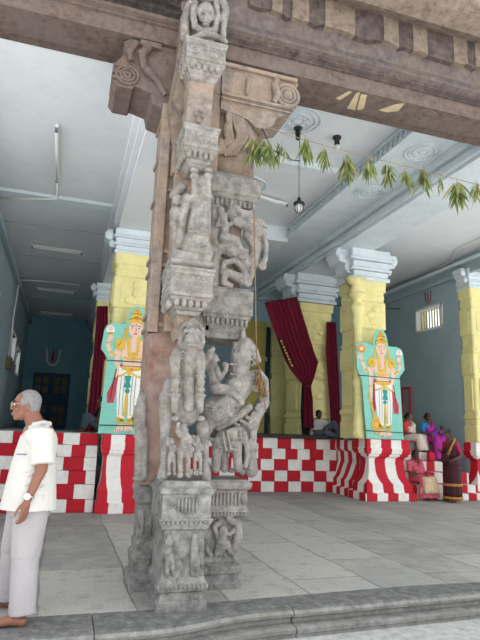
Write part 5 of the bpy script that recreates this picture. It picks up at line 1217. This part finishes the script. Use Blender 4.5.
# ---- seated people helper (facing the viewer, -Y, with a turn)
def seated(name_label, x, y, zs, turn, skin, hs, top_mat, skirt_mat, low, head_dz=0, lean=0.0, skirt_w=.2, hem_mat=None, group=None):
    """x,y hips; zs seat height; low = foot level; turn radians about z (0 faces -Y)"""
    e = empty('person', (x, y, zs), name_label, 'person')
    Rz = Matrix.Rotation(turn, 3, 'Z')
    def L(a, b_, c): return V(x, y, zs)+Rz @ V(a, b_, c)
    f = Rz @ V(0, -1, 0)
    fh = (f+V(0, 0, -.15)).normalized()
    hcx = L(lean, -.06, .68+head_dz)
    simple_person(e, hcx, fh, V(0, 0, 1), hs, skin, [L(lean*.8, -.02, .50), L(lean*.4, -.0, .3), L(0, 0, .12)],
        [[L(-.17+lean, -.02, .47), L(-.22+lean, -.1, .25), L(-.06, -.28, .22)], [L(.17+lean, -.02, .47), L(.23+lean, -.1, .26), L(.06, -.3, .2)]],
        [[L(-.1, -.05, .1), L(-.13, -.42, .1), L(-.11, -.44, low+.09)], [L(.1, -.05, .1), L(.13, -.42, .1), L(.11, -.44, low+.09)]],
        hands=[(L(-.06, -.28, .22), Rz @ V(.6, -.6, -.2), V(0, 0, -1), Rz @ V(0, -1, .3), .9, .5), (L(.06, -.3, .2), Rz @ V(-.6, -.6, -.2), V(0, 0, -1), Rz @ V(0, -1, .3), .9, .5)],
        feet=[(L(-.11, -.44, low+.035), f), (L(.11, -.44, low+.035), f)], bun=True)
    sd = Rz @ V(1, 0, 0)
    bm = bmesh.new(); frus(bm, L(lean, -.0, .56), L(lean*.8, 0, .44), (.09, .08), (.19, .13), sd); frus(bm, L(lean*.8, 0, .46), L(0, 0, .06), (.19, .135), (.19, .16), sd, steps=3)
    for s_ in (-1, 1): frus(bm, L(s_*.16+lean, -.01, .51), L(s_*.21+lean, -.08, .28), (.068, .068), (.056, .056), sd)
    link('blouse', bm, M[top_mat], e, remesh=.011, disp=.006)
    bm = bmesh.new()
    ell(bm, L(0, 0, .1), (.21, .19, .13), Rz); chain(bm, [L(-.09, -.05, .12), L(-.13, -.4, .13), L(-.13, -.43, low+.12)], [.12, .1, .1]); chain(bm, [L(.09, -.05, .12), L(.13, -.4, .13), L(.13, -.43, low+.12)], [.12, .1, .1])
    frus(bm, L(0, -.42, .13), L(0, -.43, low+.05), (skirt_w, .1), (skirt_w*1.15, .13), sd, rip=.1, nr=8, steps=6, n=48); ell(bm, L(0, -.22, .12), (.2, .22, .09), Rz)
    s_o = link('sari_skirt', bm, M[skirt_mat], e, remesh=.011, disp=.01)
    bm = bmesh.new()
    chain(bm, [L(-.12, -.14, .12), L(-.06, -.15, .28), L(.08+lean, -.14, .44), L(.16+lean, -.04, .53), L(.17+lean, .06, .48), L(.2, .1, .2)], [.07, .085, .075, .05, .05, .05]); chain(bm, [L(.04, -.15, .3), L(-.1+lean, -.12, .36)], [.08, .06])
    d_o = link('sari_drape', bm, M[skirt_mat], e, remesh=.011, disp=.01)
    if hem_mat:
        bm = bmesh.new(); frus(bm, L(-.02, -.44, .19), L(-.01, -.47, low+.16), (skirt_w*.78, .15), (skirt_w*1.0, .16), sd, rip=.1, nr=8, n=64, steps=4); link('front_panel', bm, M[hem_mat], s_o)
    return e, L
zf = 0.0
seated('woman seated on the lowest step in a rose pink and cream sari', 8.3, 11.80, 0.345, 0.1, M['skin_dark'], .95, 'pink_sari', 'pink_sari', -0.34, hem_mat='cream_sari', lean=-.06, skirt_w=.24)
seated('woman in bright blue blouse and magenta sari seated high on the steps', 9.42, 12.82, 1.30, 0.2, M['skin_dark'], .97, 'blue_blouse', 'purple_sari', -0.45, lean=-.04, skirt_w=.2)
seated('person in coral red top seated above the steps beside the right guardian board', 8.88, 12.98, 1.30, 0.5, M['skin'], .93, 'red_kurta', 'sandal', -0.24, lean=0, skirt_w=.16)
e = empty('red_bag', (9.07, 12.26, .853), 'small bright red bag on the steps between the seated women', 'bag')
bm = bmesh.new(); box(bm, 8.98, 9.16, 12.2, 12.32, .853, 1.08); link('bag_body', bm, M['red_bag'], e, bevel=.03)
bm = bmesh.new(); tube(bm, [(9.03, 12.26, 1.07), (9.05, 12.26, 1.16), (9.09, 12.26, 1.16), (9.11, 12.26, 1.07)], .008, 6); link('bag_handle', bm, M['red_bag'], e)
# child on the lap of the woman in magenta
class Q_: x = 9.5
q = Q_
e = empty('person', (q.x, 12.45, 1.5), 'small child in violet clothes on the lap of the woman in magenta', 'person')
simple_person(e, V(q.x+.1, 12.45, 1.69), V(-.3, -.9, .3), V(.3, 0, 1), .7, M['skin_dark'], [V(q.x+.0, 12.47, 1.59), V(q.x-.1, 12.50, 1.53)], [[V(q.x-.02, 12.40, 1.59), V(q.x-.06, 12.33, 1.53), V(q.x-.1, 12.31, 1.57)]], [[V(q.x-.1, 12.50, 1.51), V(q.x-.24, 12.40, 1.55), V(q.x-.28, 12.37, 1.42)]], sk=.6, hands=[((q.x-.1, 12.31, 1.57), (-1, 0, .2), (0, 0, 1), (0, -1, 0), .6, .4)], feet=[])
bm = bmesh.new(); chain(bm, [V(q.x+.03, 12.47, 1.59), V(q.x-.1, 12.49, 1.53), V(q.x-.24, 12.41, 1.54)], [.075, .09, .06]); link('frock', bm, plain('violet_frock', sr(120, 60, 150), .7, .15), e, remesh=.01)

# ---- man seated on the middle platform, knees up
mx = at(318, 425, Y=13.75).x; my = 13.78
e = empty('person', (mx, my, PZ), 'man in white shirt and grey trousers sitting on the platform against the yellow pillar', 'person')
hc = V(mx+.02, my-.05, PZ+.66)
simple_person(e, hc, V(.3, -1, -.15), V(0, 0, 1), .98, M['skin_dark'], [V(mx+.02, my, PZ+.47), V(mx-.0, my+.03, PZ+.28), V(mx-.02, my+.05, PZ+.13)],
    [[V(mx-.16, my-.03, PZ+.43), V(mx-.16, my-.12, PZ+.2), V(mx+.1, my-.22, PZ+.24)], [V(mx+.2, my-.03, PZ+.43), V(mx+.33, my-.15, PZ+.36), V(mx+.2, my-.24, PZ+.26)]],
    [[V(mx-.06, my-.02, PZ+.12), V(mx+.05, my-.4, PZ+.16), V(mx+.42, my-.4, PZ+.06)], [V(mx+.1, my-.02, PZ+.12), V(mx+.36, my-.25, PZ+.44), V(mx+.5, my-.35, PZ+.07)]],
    hands=[((mx+.1, my-.22, PZ+.24), (1, -.1, 0), (0, 0, -1), (0, -1, 0), .95, .5), ((mx+.2, my-.24, PZ+.26), (-1, -.2, -.2), (0, 0, -1), (0, -1, 0), .95, .5)], feet=[((mx+.43, my-.42, PZ+.04), (1, -.3, 0)), ((mx+.52, my-.38, PZ+.04), (1, -.5, 0))], hairmat='black_hair')
bm = bmesh.new(); frus(bm, (mx+.02, my, PZ+.53), (mx+.02, my, PZ+.42), (.1, .08), (.2, .13), (1, 0, 0)); frus(bm, (mx+.02, my, PZ+.43), (mx-.02, my+.04, PZ+.08), (.2, .135), (.19, .15), (1, 0, 0), steps=3)
frus(bm, (mx-.14, my-.01, PZ+.46), (mx-.17, my-.12, PZ+.22), (.07, .07), (.062, .062), (1, 0, 0)); frus(bm, (mx+.17, my-.02, PZ+.46), (mx+.3, my-.13, PZ+.36), (.07, .07), (.065, .065), (0, 1, 0))
link('shirt', bm, M['white_shirt'], e, remesh=.011, disp=.008)
bm = bmesh.new(); ell(bm, (mx, my+.02, PZ+.12), (.19, .17, .12)); chain(bm, [V(mx-.06, my-.02, PZ+.12), V(mx+.05, my-.4, PZ+.16), V(mx+.38, my-.4, PZ+.09)], [.11, .09, .065]); chain(bm, [V(mx+.1, my-.02, PZ+.12), V(mx+.36, my-.25, PZ+.42), V(mx+.48, my-.34, PZ+.13)], [.11, .09, .065])
link('trousers', bm, M['jeans_dark'], e, remesh=.011)
bm = bmesh.new(); prism_xz(bm, [(mx+.42, PZ+.42), (mx+.5, PZ+.44), (mx+.64, PZ+.04), (mx+.52, PZ+.01)], my-.56, my-.5)
tag(link('white_cloth', bm, M['white_shirt'], bevel=.01), 'folded white cloth beside the knee of the seated man on the platform', 'cloth')
# ---- dim figure behind the left board
q = at(95, 420, Y=11.6)
e = empty('person', (q.x, 11.6, PZ), 'dim person in dark clothes sitting behind the left guardian board', 'person')
X0 = q.x+.05
simple_person(e, V(X0+.05, 11.6, PZ+.62), V(-1, -.3, 0), V(0, 0, 1), .95, M['skin_dark'], [V(X0+.07, 11.6, PZ+.45), V(X0+.07, 11.6, PZ+.13)], [[V(X0+.05, 11.43, PZ+.42), V(X0-.02, 11.36, PZ+.22), V(X0-.18, 11.4, PZ+.2)], [V(X0+.05, 11.77, PZ+.42), V(X0-.02, 11.84, PZ+.22), V(X0-.18, 11.8, PZ+.2)]], [[V(X0+.05, 11.5, PZ+.1), V(X0-.22, 11.4, PZ+.3), V(X0-.26, 11.4, PZ+.07)], [V(X0+.05, 11.7, PZ+.1), V(X0-.22, 11.75, PZ+.3), V(X0-.26, 11.75, PZ+.07)]], hands=[((X0-.18, 11.4, PZ+.2), (-1, 0, 0), (0, 0, -1), (0, -1, 0), .9, .5), ((X0-.18, 11.8, PZ+.2), (-1, 0, 0), (0, 0, -1), (0, 1, 0), .9, .5)], feet=[((X0-.26, 11.4, PZ+.035), (-1, 0, 0)), ((X0-.26, 11.75, PZ+.035), (-1, 0, 0))])
bm = bmesh.new(); frus(bm, (X0+.07, 11.6, PZ+.5), (X0+.07, 11.6, PZ+.4), (.08, .1), (.13, .19), (1, 0, 0)); frus(bm, (X0+.07, 11.6, PZ+.41), (X0+.07, 11.6, PZ+.05), (.135, .2), (.15, .2), (1, 0, 0)); link('shirt', bm, M['black'], e, remesh=.012)
bm = bmesh.new(); chain(bm, [V(X0+.05, 11.5, PZ+.12), V(X0-.22, 11.4, PZ+.3), V(X0-.26, 11.4, PZ+.12)], [.11, .09, .07]); chain(bm, [V(X0+.05, 11.7, PZ+.12), V(X0-.22, 11.75, PZ+.3), V(X0-.26, 11.75, PZ+.12)], [.11, .09, .07]); link('trousers', bm, M['jeans_dark'], e, remesh=.012)
